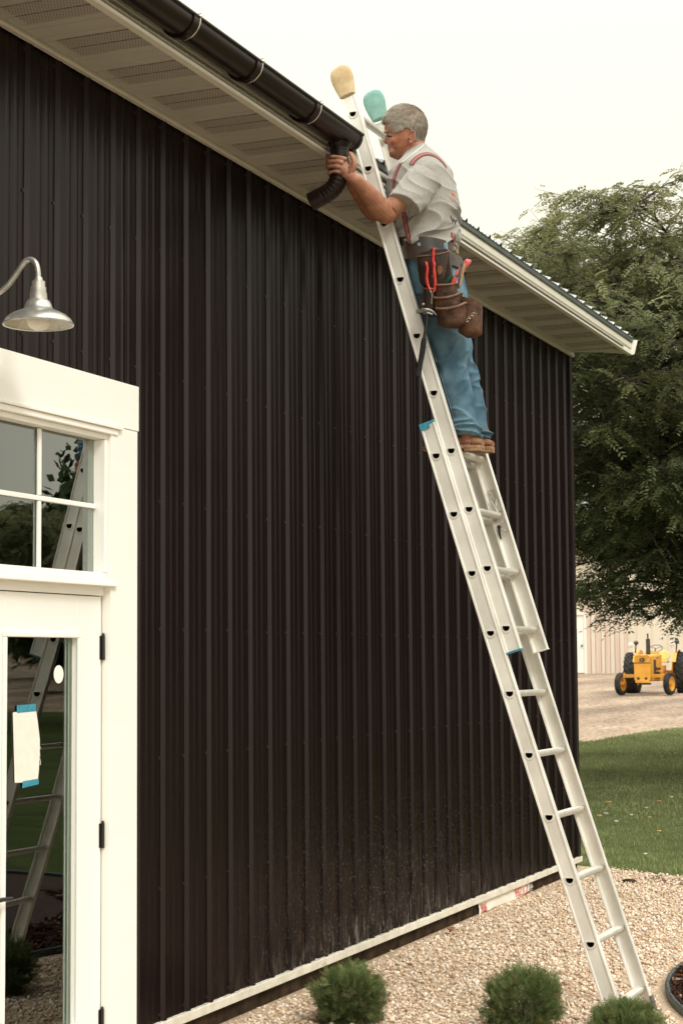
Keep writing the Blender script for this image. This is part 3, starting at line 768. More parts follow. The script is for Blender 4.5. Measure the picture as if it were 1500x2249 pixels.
def cap_(nc, v, sg, s, ds, up):
    mb = MB(); n0, n1 = nc-.0405, nc+.0405
    a = [LW(n0, v-sg*.0055, s), LW(n1, v-sg*.0055, s), LW(n1, v+sg*.032, s), LW(n0, v+sg*.032, s)]
    mb.prism(a, LU*ds)
    if up: mb.prism([LW(nc-.012, v-sg*.0055, s-.022), LW(nc+.0405, v-sg*.0055, s-.022), LW(nc+.0405, v-sg*.0055, s), LW(nc-.012, v-sg*.0055, s)], LV*(-sg*.002))
    return mb
cap_(0, 0, 1, ZBT, .012, True).build('cap', M_blue, r1, bevel=.002); cap_(0, WB+.01, -1, ZBT, .012, True).build('cap', M_blue, r2, bevel=.002)
cap_(OFFN, OFFV, 1, FB, -.008, False).build('cap', M_blue, r3, bevel=.002); cap_(OFFN, OFFV+WF, -1, FB, -.004, False).build('cap', M_alu, r4)
# soft end pads on the top of the fly rails
def pad(v, s, mt, label, w_=.060, h_=.083):
    mb = MB(); rings = []
    fo = Vector(LN)  # pad broad face looks along LV
    for k in range(13):
        t = k/12; a = -1+2*t
        wd = w_*(np.interp(a, [-1,-.5,0,.3,.6,.8,.92,1], [.70,.86,.98,1.0,.96,.84,.66,.42])); tk = np.interp(a, [-1,.3,.8,1], [.024,.024,.018,.008])
        ring = []
        for j in range(24):
            th = 2*math.pi*j/24; c_, s_ = math.cos(th), math.sin(th)
            e = 2/2.8
            ring.append(LW(OFFN+.004+math.copysign(abs(c_)**e, c_)*wd, v+math.copysign(abs(s_)**e, s_)*tk, s+a*h_))
        rings.append(ring)
    mb.loft(rings); o = mb.build('end_pad', mt, lad, smooth=60); o['label'] = label; return o
M_pad1 = mat('tan_rubber', (.50,.36,.20), (.62,.48,.29), nscale=18, rough=.85, spec=.15, bump=.2, bscale=60)
M_pad2 = mat('teal_rubber', (.19,.36,.31), (.26,.43,.375), nscale=22, rough=.85, spec=.15, bump=.2, bscale=60)
pad(OFFV+.012, 15.62*PIT, M_pad1, 'tan end pad'); pad(OFFV+WF-.012, 15.62*PIT, M_pad2, 'teal end pad')
# feet
for v in (.012, WB-.002):
    mb = MB(); mb.obox(LW(-.01, v, -.125)+Vector((0,0,.01)), (.05,0,.0), (0,.028,0), (0,0,.012)); mb.obox(LW(-.01, v, -.105)+Vector((.025,0,.02)), LU*.05, LV*.022, LN*.006)
    for q in range(5): mb.obox(LW(-.01, v, -.125)+Vector((-.04+.02*q, 0, -.004)), (.006,0,0), (0,.029,0), (0,0,.006))
    mb.build('foot', mat('foot_rubber', (.06,.055,.045), (.14,.12,.10), nscale=30, rough=.8), lad, bevel=.003)
# rung lock on the far fly rail (and its twin on the near one)
M_cast = mat('cast_aluminium', (.50,.48,.42), (.62,.59,.52), nscale=50, rough=.5, metal=.5)
def lock(v, sg):
    mb = MB(); s8 = 8*PIT; n0 = OFFN-.0
    def q(n, s, dv=0): return LW(n0+n, v+sg*dv, s8+s)
    mb.prism([q(-.012,.075), q(.020,.075), q(.020,.135), q(-.012,.135)], LV*sg*.006)
    for a in ((.0,.09),(.008,.12)): mb.lathe([(.001,0),(.005,0),(.004,.005),(.001,.006)], q(a[0], a[1], .006), 10, axis=LV*sg)
    pth = [q(.022,.078,.012), q(.045,.02,.014), q(.030,-.02,.016), q(-.012,-.045,.018), q(-.034,-.03,.018), q(-.040,.02,.016), q(-.018,.078,.012)]
    mb.tube(pth, .0045, 8)
    mb.tube([q(.016,.08,.012), q(.004,.045,.014), q(-.002,.012,.014)], .0045, 8); mb.tube([q(-.014,.08,.012), q(-.002,.045,.014)], .0045, 8)
    mb.prism([q(-.038,.02,.013), q(-.018,.076,.013), q(.004,.045,.013), q(-.002,.012,.013)], LV*sg*.002)
    mb.tube([q(-.036,-.03,.018), q(-.030,-.085,.016), q(-.016,-.098,.016), q(.010,-.07,.016)], .0042, 8)
    mb.box
    mb.ball(q(.012,-.062,.02), .011, 10, 7, mi=1); mb.tube([q(.012,-.06,.02), q(.020,-.10,.02), q(.022,-.125,.02)], [.008,.006,.004], 8, mi=1)
    mb.build('rung_lock', [M_cast, M_black], lad, smooth=40)
lock(OFFV+WF-.004, -1); lock(OFFV+.004, 1)
# ================================================================== PERSON
YM = 8.535
def S(px, py, y=YM): return at_y(px, py, y)
M_skin = attr_mat('skin', rough=.52, spec=.35, bump=.25, bscale=120, bdist=.003, mult=(26, .74, 1.20))
M_skin.node_tree.nodes['Principled BSDF'].inputs['Subsurface Weight'].default_value = .08
M_skin.node_tree.nodes['Principled BSDF'].inputs['Subsurface Radius'].default_value = (.012, .004, .002)

def tab(rows, py):
    for a, b in zip(rows, rows[1:]):
        if py <= b[0]:
            t = (py-a[0])/(b[0]-a[0]); return [x+(y-x)*t for x, y in zip(a, b)]
    return list(rows[-1])
def ring(front, back, py, yc, hw, n=40, ex=2.15, nar=0.0, py2=None):
    F = S(front, py, yc); B = S(back, py if py2 is None else py2, yc); c = (F+B)/2; ax = (B-F)/2
    out_ = []
    for j in range(n):
        t = 2*math.pi*j/n; c_, s_ = math.cos(t), math.sin(t)
        cc = math.copysign(abs(c_)**(2/ex), c_); ss = math.copysign(abs(s_)**(2/ex), s_)
        k = 1-nar*max(0, -cc)**1.5
        out_.append(c+ax*cc+Vector((0, 1, 0))*hw*ss*k)
    return out_
def smooth_rows(rows, step):
    out_ = []; py = rows[0][0]
    A = np.array(rows, float); xs_ = A[:, 0]
    while py <= rows[-1][0]+1e-6:
        # catmull style smoothing through cubic hermite on each column
        i = int(np.clip(np.searchsorted(xs_, py)-1, 0, len(xs_)-2)); h = xs_[i+1]-xs_[i]; t = (py-xs_[i])/h
        r = [py]
        for c in range(1, A.shape[1]):
            def sl(k):
                if k == 0: return (A[1, c]-A[0, c])/(xs_[1]-xs_[0])
                if k == len(xs_)-1: return (A[-1, c]-A[-2, c])/(xs_[-1]-xs_[-2])
                a_, b_ = (A[k, c]-A[k-1, c])/(xs_[k]-xs_[k-1]), (A[k+1, c]-A[k, c])/(xs_[k+1]-xs_[k])
                return 0 if a_*b_ < 0 else 2*a_*b_/(a_+b_+1e-12) if abs(a_+b_) > 1e-9 else 0
            m0, m1 = sl(i)*h, sl(i+1)*h
            r.append((2*t**3-3*t*t+1)*A[i, c]+(t**3-2*t*t+t)*m0+(-2*t**3+3*t*t)*A[i+1, c]+(t**3-t*t)*m1)
        out_.append(r); py += step
    return out_
def remesh(mbs, vox, smooth_it=2, name='m'):
    mb = MB()
    for b in mbs: mb.add(b.v, b.f)
    me = bpy.data.meshes.new('tmp'); me.from_pydata(mb.v, [], mb.f); fix_normals(me)
    o = link(bpy.data.objects.new('tmp', me))
    r = o.modifiers.new('r', 'REMESH'); r.mode = 'VOXEL'; r.voxel_size = vox
    if smooth_it:
        s = o.modifiers.new('s', 'SMOOTH'); s.factor = .5; s.iterations = smooth_it
    bpy.context.view_layer.update(); dg = bpy.context.evaluated_depsgraph_get()
    res = bpy.data.meshes.new_from_object(o.evaluated_get(dg)); res.name = name
    bpy.data.objects.remove(o); bpy.data.meshes.remove(me); return res
def finish(me, name, mats, parent, smooth=True):
    root = parent
    while root.parent is not None: root = root.parent
    me.transform(Matrix.Translation(-ORG[root]))
    me.materials.clear()
    for mt in (mats if isinstance(mats, (list, tuple)) else [mats]): me.materials.append(mt)
    if smooth: me.shade_smooth()
    o = link(bpy.data.objects.new(name, me)); o.parent = parent; return o
def set_cols(me, fn):
    n = len(me.vertices); co = np.empty(n*3, np.float32); me.vertices.foreach_get('co', co); co = co.reshape(-1, 3)
    c = np.ones((n, 4), np.float32); c[:, :3] = fn(co)
    a = me.color_attributes.new('Col', 'FLOAT_COLOR', 'POINT'); a.data.foreach_set('color', c.ravel())
def np_pix(co):
    d = co-np.array(CAM); z = d@np.array(_f)
    return 750+FPX*(d@np.array(_r))/z, 1124.5-FPX*(d@np.array(_u))/z

man = thing('person', S(1010, 990), 'grey haired man in a grey t-shirt, red suspenders and blue jeans standing on the ladder', 'person')

# ---- head, neck, torso core
HEAD = [(232,880,900,.020),(235,871,908,.037),(241,861,919,.056),(250,853,927,.068),(262,848.5,932,.0745),(275,845.8,934,.0775),(284,844.9,933,.078),(290,846.0,931.5,.0775),
        (296,848.8,930,.0765),(303,850.2,929,.0755),(312,851.2,927.5,.073),(318,851.4,926,.070),(322,852.2,925,.068),(325,853.6,924,.066),(328,853.0,923,.064),(331,854.6,921,.061),(335,857,917,.056),(340,856.6,911,.050),(345,859.5,901,.042),(350,868,893,.030)]
mh = MB(); mh.loft([ring(r[1], r[2], r[0], YM, r[3], 44, 2.25, .30) for r in smooth_rows(HEAD, 1.5)])
nose = MB()
for_ = [(294,848.0,.006),(300,846.6,.0085),(306,844.3,.011),(311,842.6,.0145),(314.5,843.6,.0165),(316.5,847.5,.014)]
nose.loft([[S(fx, py, YM)+Vector((0.004*0, 0, 0))+Vector((.030*(1-math.cos(2*math.pi*j/16))/2*1.0, wd*math.sin(2*math.pi*j/16)*(1 if math.cos(2*math.pi*j/16) < .2 else 1.1), 0)) for j in range(16)] for py, fx, wd in for_])
brow = MB(); brow.tube([S(849, 290.5, YM-.048), S(846.6, 289.0, YM-.03), S(845.8, 290.5, YM), S(846.6, 289.0, YM+.03), S(849, 290.5, YM+.048)], [.006,.0085,.008,.0085,.006], 10)
cheek = MB()
for sg in (-1, 1):
    cheek.ball(S(868, 309, YM+sg*.050), .026, 14, 9, (1.15, .75, .95)); cheek.ball(S(863, 333, YM+sg*.032), .024, 12, 8, (1, .8, .9))
lips = MB(); lips.tube([S(858, 327, YM-.024), S(853.0, 323.6, YM-.008), S(853.0, 323.6, YM+.008), S(858, 327, YM+.024)], [.003,.0058,.0058,.003], 8)
lips.tube([S(858, 327.6, YM-.022), S(854.2, 329.6, YM-.008), S(854.2, 329.6, YM+.008), S(858, 327.6, YM+.022)], [.003,.0062,.0062,.003], 8)
chin = MB(); chin.ball(S(861, 339.5, YM), .0165, 14, 9, (.9, 1.2, .95))
ears = MB()
def ear(sg):
    yb = YM+sg*.074
    rim = [(903.5,288.5),(908.5,288),(911.5,293),(911,300.5),(908.8,307),(905.5,313),(901.5,316.2),(899,314),(899.4,309)]
    ears.tube(catmull([S(a, b, yb+sg*(.012 if 0 < i < 6 else .003)) for i, (a, b) in enumerate(rim)], 4), [.0038]*33, 8)
    ears.tube([S(899.5, 291, yb+sg*.001), S(903, 289, yb+sg*.006), S(904, 288.6, yb+sg*.009)], .0036, 8)
    ears.loft([[S(904.5, 301, yb-sg*.006)+Vector((math.cos(t)*.012, 0, math.sin(t)*.027)) for t in [2*math.pi*j/14 for j in range(14)]],
               [S(904.5, 301, yb+sg*.004)+Vector((math.cos(t)*.013, 0, math.sin(t)*.029)) for t in [2*math.pi*j/14 for j in range(14)]]])
    ears.ball(S(901.8, 312.5, yb+sg*.004), .0075, 10, 7, (.9, .6, 1.1)); ears.ball(S(897.8, 303, yb), .006, 8, 6, (.6, .7, 1.2))
ear(-1); ear(1)
neck = MB(); neck.loft([ring(r[1], r[2], r[0], YM, r[3], 36, 2.1, 0, r[4]) for r in
    [(318,866,927,.050,300),(330,872,930,.055,310),(343,880,934,.060,316),(356,886,943,.066,326),(372,888,955,.09,345)]])
TORSO = [(317,884,931,.052,354),(322,881,941,.070,359),(329,877,951,.100,366),(338,872,962,.136,374),(349,867,972,.168,383),(362,862.5,980.5,.190,393),(378,859.5,988,.201,404),(396,858,994,.205,416),(414,857.5,998.5,.204,428),(434,858,1001.5,.200,442),(460,859.5,1003.4,.194,463),(490,862,1000.5,.190,490),(514,867,996.5,.188,514),(532,874,991,.186,532),(556,883,990,.187,556)]
core = MB(); core.loft([ring(r[1]+5, r[2]-5, r[4], YM, r[3]-.012, 44, 2.2, 0, r[0]) for r in smooth_rows(TORSO, 6)])
# ---- arms
arm = MB()
def limb(mb, pts, rad, seg=18, n=5, flat=1.0, up=None):
    mb.tube(catmull(pts, n), lerp_list(rad, n), seg, up=up, flat=flat)
EL = S(852, 466, 8.235); WR = S(771.5, 388, 7.985)
limb(arm, [S(936, 392, 8.40), S(908, 413, 8.325), S(880, 440, 8.268), S(858, 460, 8.24)], [.050,.052,.051,.051])
limb(arm, [S(861, 457, 8.25), S(849, 468, 8.235), S(829, 454, 8.18), S(806, 425, 8.09), S(786, 401, 8.02), S(772, 389, 7.985), S(766, 383, 7.975)], [.047,.0555,.0605,.0475,.0365,.0310,.0285])
arm.ball(S(845, 484, 8.235), .017, 12, 8)
# far arm
EL2 = S(826, 466, 8.46)
limb(arm, [S(925, 385, 8.70), S(880, 420, 8.62), S(845, 455, 8.50)], [.064,.055,.050])
limb(arm, [S(850, 450, 8.51), S(828, 466, 8.45), S(812, 450, 8.36), S(785, 412, 8.18), S(764, 384, 8.065), S(757, 376, 8.045)], [.046,.052,.056,.045,.031,.028])
# ---- hands (left hand towards the camera, gripping the pipe)
hand = MB()
TX, TY = GX, 7.99                       # pipe axis
def palm(w, k1, k2, thick, outy):
    rings = []
    for t in (0, .25, .5, .75, 1.0):
        c = w.lerp((k1+k2)/2, t); wd = (k1-k2)*(.5*(.62+.48*t)); th = thick*(1.15-.35*t)
        rings.append([c+wd*math.cos(a)*1.0+Vector((0, outy, 0))*th*math.sin(a) for a in [2*math.pi*j/16 for j in range(16)]])
    hand.loft(rings)
K = {'index': ((752,347.5),7.945), 'middle': ((744.5,355.5),7.936), 'ring': ((740,365.5),7.936), 'pinky': ((738.5,376),7.943)}
PIP = {'index': ((728.5,344.5),7.948), 'middle': ((723.5,355.5),7.945), 'ring': ((722,366.8),7.946), 'pinky': ((723.5,379.5),7.952)}
RAD = {'index': .0102, 'middle': .0104, 'ring': .0098, 'pinky': .0086}
w0 = S(767, 384, 7.972)
palm(w0, S(754.5,343.5,7.958), S(740,380,7.958), .016, 1)
hand.ball(S(752, 372, 7.955), .022, 14, 9, (1.0, .65, 1.0))
for k in K:
    (kx, ky), kyv = K[k]; (px_, py_), pyv = PIP[k]; r0 = RAD[k]
    a = S(kx, ky, kyv); b = S(px_, py_, pyv)
    c = Vector((b.x-.012, b.y+.026, b.z-.001)); d = Vector((b.x-.004, b.y+.046, b.z-.002))
    back_ = S(kx+9, ky+2.5, kyv+.010)
    hand.tube(catmull([back_, a, a.lerp(b, .55)+Vector((0, -.0035, .001)), b, c, d], 4), lerp_list([r0*1.0, r0*1.08, r0*.96, r0*1.03, r0*.93, r0*.80], 4), 12)
# thumb up along the right side of the pipe
hand.tube(catmull([S(769, 380, 7.968), S(777.5, 364, 7.962), S(776.5, 352, 7.962), S(773, 344, 7.966), S(768, 335, 7.974)], 4), lerp_list([.016,.0155,.0122,.0125,.0090], 4), 12)
hand.ball(S(772.5, 370, 7.966), .017, 12, 8, (1, .8, 1.4))
# right hand: palm behind the pipe, fingers showing on the left edge
palm(S(756, 376, 8.045), S(742,340,8.048), S(740,372,8.05), .014, 1)
for i, (py_, r0) in enumerate(((343,.0098),(351,.0100),(359.5,.0095),(367,.0084))):
    a = S(742, py_-1, 8.048); b = S(724, py_, 8.03); c = S(718.5, py_+1, 8.005); d = S(719.5, py_+1.5, 7.982); e = S(724, py_+2, 7.966)
    hand.tube(catmull([a, b, c, d, e] if i < 2 else [a, b, c, d], 4), lerp_list([r0, r0, r0*.98, r0*.9] + ([r0*.8] if i < 2 else []), 4), 12)
hand.tube(catmull([S(760, 372, 8.045), S(768, 360, 8.035), S(768, 350, 8.03)], 4), lerp_list([.014,.012,.010], 4), 12)
# ---- legs inside the jeans
legs = MB()
PEL = [(540,884,992,.178),(570,889,1004,.182),(600,896,1012,.182),(630,901,1018,.180),(660,908,1024,.178)]
legs.loft([ring(r[1]+6, r[2]-6, r[0], YM, r[3]-.012, 36, 2.3) for r in smooth_rows(PEL, 8)])
NEAR = [(620,900,1014,.088),(655,907,1020,.090),(690,917,1021,.088),(720,930,1022,.086),(760,944,1024,.083),(800,956.5,1026,.080),(830,964.5,1031,.077),(860,973,1036.5,.075),(896,984,1042,.073),(920,990.5,1047,.073),(945,996,1053,.074),(962,999.5,1057.5,.076)]
FAR = [(620,915,1020,.088),(655,925,1026,.090),(690,938,1027,.088),(720,950,1028,.086),(760,962,1032.5,.083),(800,973,1041,.080),(830,982,1050,.077),(860,990,1057,.075),(896,1001,1064,.073),(920,1008,1069,.073),(945,1015,1074.5,.074),(966,1019,1078.5,.076)]
YN, YF = 8.440, 8.645
def legring(r, yc, d=0): return ring(r[1]+d, r[2]-d, r[0], yc, r[3]-d*.0022, 36, 2.1, 0)
def legy(py, y_foot, y_hip): return y_hip+(y_foot-y_hip)*max(0, min(1, (py-620)/150))
for rows, yf in ((NEAR, YN), (FAR, YF)):
    yh = YM+(-.088 if yf < YM else .088)
    legs.loft([legring(r, legy(r[0], yf, yh), 9) for r in smooth_rows(rows, 8)])
for yc, px in ((YN, 1028), (YF, 1048)):
    legs.tube([S(px, 955, yc), S(px, 974, yc)], .045, 16); legs.tube([S(px+8, 976, yc), S(px-70, 981, yc)], [.036,.030], 14, up=(0,0,1), flat=.8)
body = remesh([mh, nose, brow, cheek, lips, chin, ears, neck, core, arm, hand, legs], .0029, 1, 'person_body')
def skin_col(co):
    px, py = np_pix(co); n = len(co)
    base = np.tile(np.array([.325, .145, .084], np.float32), (n, 1))
    face = (py < 356) & (px < 935) & (co[:, 1] > 8.40)
    base[face] = (.325, .128, .070)
    def blob(cx_, cy_, r, col, s=1.0, msk=face):
        d = np.hypot(px-cx_, py-cy_)/r; wgt = (np.clip(1-d, 0, 1)**.7*s*msk)[:, None]
        base[:] = base*(1-wgt)+np.array(col, np.float32)*wgt
    blob(846, 311, 9, (.36,.112,.072), .8); blob(868, 312, 16, (.345,.118,.064), .7); blob(906, 300, 16, (.40,.155,.10), .8)
    blob(854, 326, 4.0, (.24,.075,.055), .8); blob(868, 336, 20, (.22,.105,.066), .55); blob(905, 335, 22, (.26,.095,.05), .7)
    blob(851, 285, 14, (.34,.15,.088), .5)
    fore = (~face) & (co[:, 0] < .70)
    base[fore & (py < 395)] = (.38, .182, .112)
    return base
set_cols(body, skin_col)
bvh_body = BVHTree.FromPolygons([v.co.copy() for v in body.vertices], [tuple(p.vertices) for p in body.polygons])
finish(body, 'body', M_skin, man)
# small face features
def hit(bvh, px, py):
    d = ray(px, py).normalized(); h = bvh.ray_cast(CAM, d); return (h[0], h[1]) if h[0] is not None else (None, None)
M_dark = mat('dark_hairline', (.05,.03,.02), rough=.7)
M_eye = mat('eye', (.03,.02,.016), rough=.95, spec=.02)
def surf_strip(bvh, pts, wid, name, mt, parent, lift=.001, n=8, th=.001):
    """a thin band laid on a surface seen along the given picture points"""
    mb = MB(); P = []
    pp = catmull([Vector((a, b, 0)) for a, b in pts], n)
    for q in pp:
        h, nn = hit(bvh, q.x, q.y)
        if h is not None: P.append((h+nn*lift, nn))
    if len(P) < 3: return None
    rings = []
    for i, (p, nn) in enumerate(P):
        t = (P[min(i+1, len(P)-1)][0]-P[max(i-1, 0)][0]).normalized(); b = nn.cross(t).normalized()
        wd = wid(i/(len(P)-1)) if callable(wid) else wid
        rings.append([p-b*wd-nn*.004, p-b*wd+nn*th*.6, p-b*wd*.6+nn*th, p+b*wd*.6+nn*th, p+b*wd+nn*th*.6, p+b*wd-nn*.004])
    mb.loft(rings, True, True); return mb.build(name, mt, parent, smooth=50)
surf_strip(bvh_body, [(849.5,299.6),(853,299.2),(857,299.8),(861,300.6)], lambda t: .0032*math.sin(math.pi*min(1, .15+t*.8)), 'eye', M_eye, man, .0003, 5)
surf_strip(bvh_body, [(848.6,298.2),(852.5,297.6),(857,298.4),(862,300.2)], .0011, 'eyelid', M_dark, man, .0004, 5)
surf_strip(bvh_body, [(847.2,291.2),(851,289.6),(857,289.8),(863,292.0)], lambda t: .0034*(1-.6*t), 'eyebrow', mat('grey_brow', (.10,.06,.04), (.19,.13,.09), nscale=300, rough=.9), man, .0006, 5)
surf_strip(bvh_body, [(853.8,326.4),(856.5,326.6),(860,327.6)], .0011, 'mouth_line', mat('mouth', (.13,.045,.035), rough=.6), man, .0002, 5)
mb = MB(); c = S(*PIP['ring'][0], PIP['ring'][1]).lerp(S(*K['ring'][0], K['ring'][1]), .42); tdir = (S(*K['ring'][0], K['ring'][1])-S(*PIP['ring'][0], PIP['ring'][1])).normalized()
mb.lathe([(.0108,-.0022),(.0122,-.0022),(.0122,.0022),(.0108,.0022),(.0108,-.0022)], c+Vector((0,-.0028,.0005)), 20, axis=tdir); mb.build('ring', mat('silver', (.8,.78,.72), rough=.2, metal=1), man, smooth=40)

# ---- hair
HAIR = [(229.4, 885.2, 894.8, 0.0145), (231.6, 875.2, 903.8, 0.0345), (235.6, 867.2, 914.8, 0.0525), (241.6, 858.2, 922.8, 0.0665), (248.6, 852.7, 928.8, 0.075), (256.6, 847.7, 932.8, 0.08), (263.6, 842.2, 934.8, 0.082), (270.6, 841.0, 935.8, 0.083), (276.6, 842.7, 935.8, 0.083), (284.6, 844.2, 935.0, 0.0825), (292.6, 847.2, 932.8, 0.0815), (300.6, 849.2, 930.3, 0.08), (308.6, 851.2, 928.3, 0.0765), (313.6, 852.2, 927.3, 0.0715), (316.6, 854.2, 926.3, 0.0665)]
line = [(838,270),(846,271.5),(855,273),(862,275.5),(867,284),(872.5,292.5),(879,296),(888,296),(896.5,293),(899,288),(905,285.5),(911.5,289),(913.5,299),(912.5,308),(917,313.5),(930,315.5)]
def hair_y(px):
    for (x0, y0), (x1, y1) in zip(line, line[1:]):
        if px <= x1: return y0+(y1-y0)*max(0, (px-x0)/(x1-x0))
    return 316
rows = smooth_rows(HAIR, 1.2)
hm = MB(); nH = 72
hr = [ring(r[1], r[2], r[0], YM, r[3], nH, 2.25, .22) for r in rows]
o_ = 0
for i, rg_ in enumerate(hr):
    for j, p in enumerate(rg_):
        v = Vector(p); c_ = Vector((S(890, 275).x, YM, S(890, 275).z)); d_ = (v-c_).normalized()
        hm.v.append(tuple(v+d_*(.0022*noise.noise(v*38))))
keepq = []
for i in range(len(hr)-1):
    for j in range(nH):
        k = (j+1) % nH; q = [i*nH+j, i*nH+k, (i+1)*nH+k, (i+1)*nH+j]
        cc = sum((Vector(hm.v[a]) for a in q), Vector())/4
        xx, yy = pix((cc.x, YM, cc.z))
        if yy < hair_y(xx)+.9*noise.noise(cc*120): hm.f.append(q); hm.m.append(0)
hm.f.append(list(range(nH))); hm.m.append(0)
M_hair = attr_mat('grey_hair', rough=.62, spec=.3, trans=.12)
def hair_col(xx, yy, rnd):
    base = np.array([.40,.345,.27]); dark = np.array([.17,.13,.095]); scalp = np.array([.26,.125,.07])
    t = .5+.5*noise.noise(Vector((xx*.11, yy*.16, 3.1))); c = base*(.72+.5*t)
    d = math.hypot((xx-913)/20, (yy-252)/11); c = c+(scalp-c)*max(0, 1-d)*.85
    d = math.hypot((xx-922)/14, (yy-296)/18); c = c+(dark-c)*max(0, 1-d)*.8
    d = math.hypot((xx-857)/10, (yy-266)/9); c = c+(dark-c)*max(0, 1-d)*.5
    st = noise.noise(Vector((xx*.10+yy*.06, yy*.75-xx*.25, 1.7))) if xx < 895 else noise.noise(Vector((xx*.75, yy*.12, 5.2)))
    return c*(.62+.62*rnd)*(1+.55*st)
hcap = hm.build('hair', M_hair, man, smooth=80)
hc = hcap.data; org = np.array(ORG[man])
n = len(hc.vertices); a = hc.color_attributes.new('Col', 'FLOAT_COLOR', 'POINT')
arr = np.ones((n, 4), np.float32)
for i, v in enumerate(hm.v):
    xx, yy = pix((v[0], YM, v[2])); arr[i, :3] = hair_col(xx, yy, .45)*.85
a.data.foreach_set('color', arr.ravel())
sd = hcap.modifiers.new('t', 'SOLIDIFY'); sd.thickness = .007; sd.offset = -1
sv, sf, sc_ = [], [], []
for q in hm.f[:-1]:
    P4 = [Vector(hm.v[a]) for a in q]; cc = sum(P4, Vector())/4; nn = (P4[1]-P4[0]).cross(P4[3]-P4[0])
    if nn.length < 1e-9: continue
    nn.normalize()
    if nn.dot(cc-S(890, 275)) < 0: nn = -nn
    for _ in range(9):
        p = P4[0].lerp(P4[1], random.random()).lerp(P4[3].lerp(P4[2], random.random()), random.random())
        xx, yy = pix((p.x, YM, p.z))
        if math.hypot((xx-914)/16, (yy-252)/9) < 1 and random.random() < .75: continue
        # comb direction: forward on top and sides, down at the back and temples
        bk = min(1, max(0, (xx-885)/40)); dn = Vector((0, 0, -1)); fw = Vector((-1, 0, -.25-.4*max(0, (yy-262)/30)))
        if yy > 276: fw = Vector((-.35, 0, -1))
        g = fw*(1-bk)+Vector((.15, 0, -1))*bk+Vector((random.gauss(0,.28), random.gauss(0,.22), random.gauss(0,.28)))
        g = (g-nn*g.dot(nn)); 
        if g.length < 1e-4: continue
        g.normalize(); ln = random.uniform(.010, .019)*(1.1 if xx < 860 and yy < 262 else .72); b = nn.cross(g).normalized()*random.uniform(.00035, .0007)
        p1 = p+g*ln*.55+nn*ln*.16; p2 = p+g*ln+nn*ln*random.uniform(.12, .55)
        o_ = len(sv); sv += [p-b, p+b, p1+b*.8, p1-b*.8, p2+b*.15, p2-b*.15]
        sf += [(o_, o_+1, o_+2, o_+3), (o_+3, o_+2, o_+4, o_+5)]; cl = hair_col(xx, yy, random.random()); sc_ += [cl, cl]
np_mesh('hair_strands', np.array([tuple(v) for v in sv]), np.array(sf), M_hair, man, np.array(sc_))

# ---- t-shirt
M_shirt = mat('heather_grey_cotton', (.265,.250,.222), (.335,.318,.284), nscale=160, rough=.95, spec=.12, bump=.35, bscale=420, bdist=.002, sheen=.25)
tor = MB(); rws = smooth_rows(TORSO, 4)
tor.loft([ring(r[1], r[2], r[4], YM, r[3]+.004, 64, 2.2, 0, r[0]) for r in rws if r[0] <= 546])
col_ = MB(); col_.loft([ring(a, b, c_, YM, d, 40, 2.1, 0, e) for c_, a, b, d, e in ((354,881.5,932.5,.060,314),(360,880,940,.072,321),(369,879,950,.095,331))])
slv = MB()
def sleeve(c0, c1, r0, r1, yd0, yd1, n=20):
    ax = (c1-c0).normalized(); yv = Vector((0,1,0)); yv = (yv-ax*yv.dot(ax)).normalized(); bv = ax.cross(yv)
    rings = []
    for k in range(n+1):
        t = k/n; c = c0.lerp(c1, t); rr = r0+(r1-r0)*t; yy = yd0+(yd1-yd0)*t
        rings.append([c+bv*rr*math.cos(a)+yv*yy*math.sin(a) for a in [2*math.pi*j/40 for j in range(40)]])
    slv.loft(rings)
sleeve(S(933, 389, 8.385), S(886, 453, 8.258), .094, .092, .074, .080)
sleeve(S(920, 394, 8.68), S(868, 430, 8.585), .090, .080, .070, .070)
shirt = remesh([tor, col_, slv], .0042, 4, 't_shirt')
shirt.update()
def displace(me, fn):
    n = len(me.vertices); nr = [v.normal.copy() for v in me.vertices]
    for v, q in zip(me.vertices, nr):
        d = fn(v.co, q)
        if d: v.co = v.co+q*d
    me.update()
def ridge(x): return (1-min(1, abs(x)))**3+.12
def shirt_fold(p, nn):
    px, py = pix(p)
    if py < 330: return 0
    w_ = noise.noise(Vector((p.x*4, p.y*4, p.z*4+7)))
    # sweeping folds from the belly up to the back, stronger towards the waist
    al = p.x*.92+p.z*.38; ac = -p.x*.38+p.z*.92
    low = max(0, min(1, (py-425)/60))
    d = (ridge(noise.noise(Vector((al*3.2+p.y*2, p.y*3, ac*17+w_*1.4)))*1.5)-.45)*.0260*low
    d += (ridge(noise.noise(Vector((al*5, p.y*4+3, ac*32+w_*2)))*1.5)-.45)*.0100*low
    # blouse over the belt
    d += .012*max(0, 1-abs(py-528)/22)
    # underarm / sleeve pulls
    up_ = max(0, min(1, (445-py)/50))*max(0, min(1, (py-345)/30))
    q = (p.x*.55+p.z*.83)
    d += (ridge(noise.noise(Vector((p.x*6-p.z*4, p.y*5, q*18)))*1.4)-.45)*.0085*up_
    d += .003*noise.noise(p*14)
    return d
displace(shirt, shirt_fold)
# cut: below the belt line and at the sleeve opening stay closed
bvh_shirt = BVHTree.FromPolygons([v.co.copy() for v in shirt.vertices], [tuple(p.vertices) for p in shirt.polygons])
shirt_o = finish(shirt, 't_shirt', M_shirt, man)
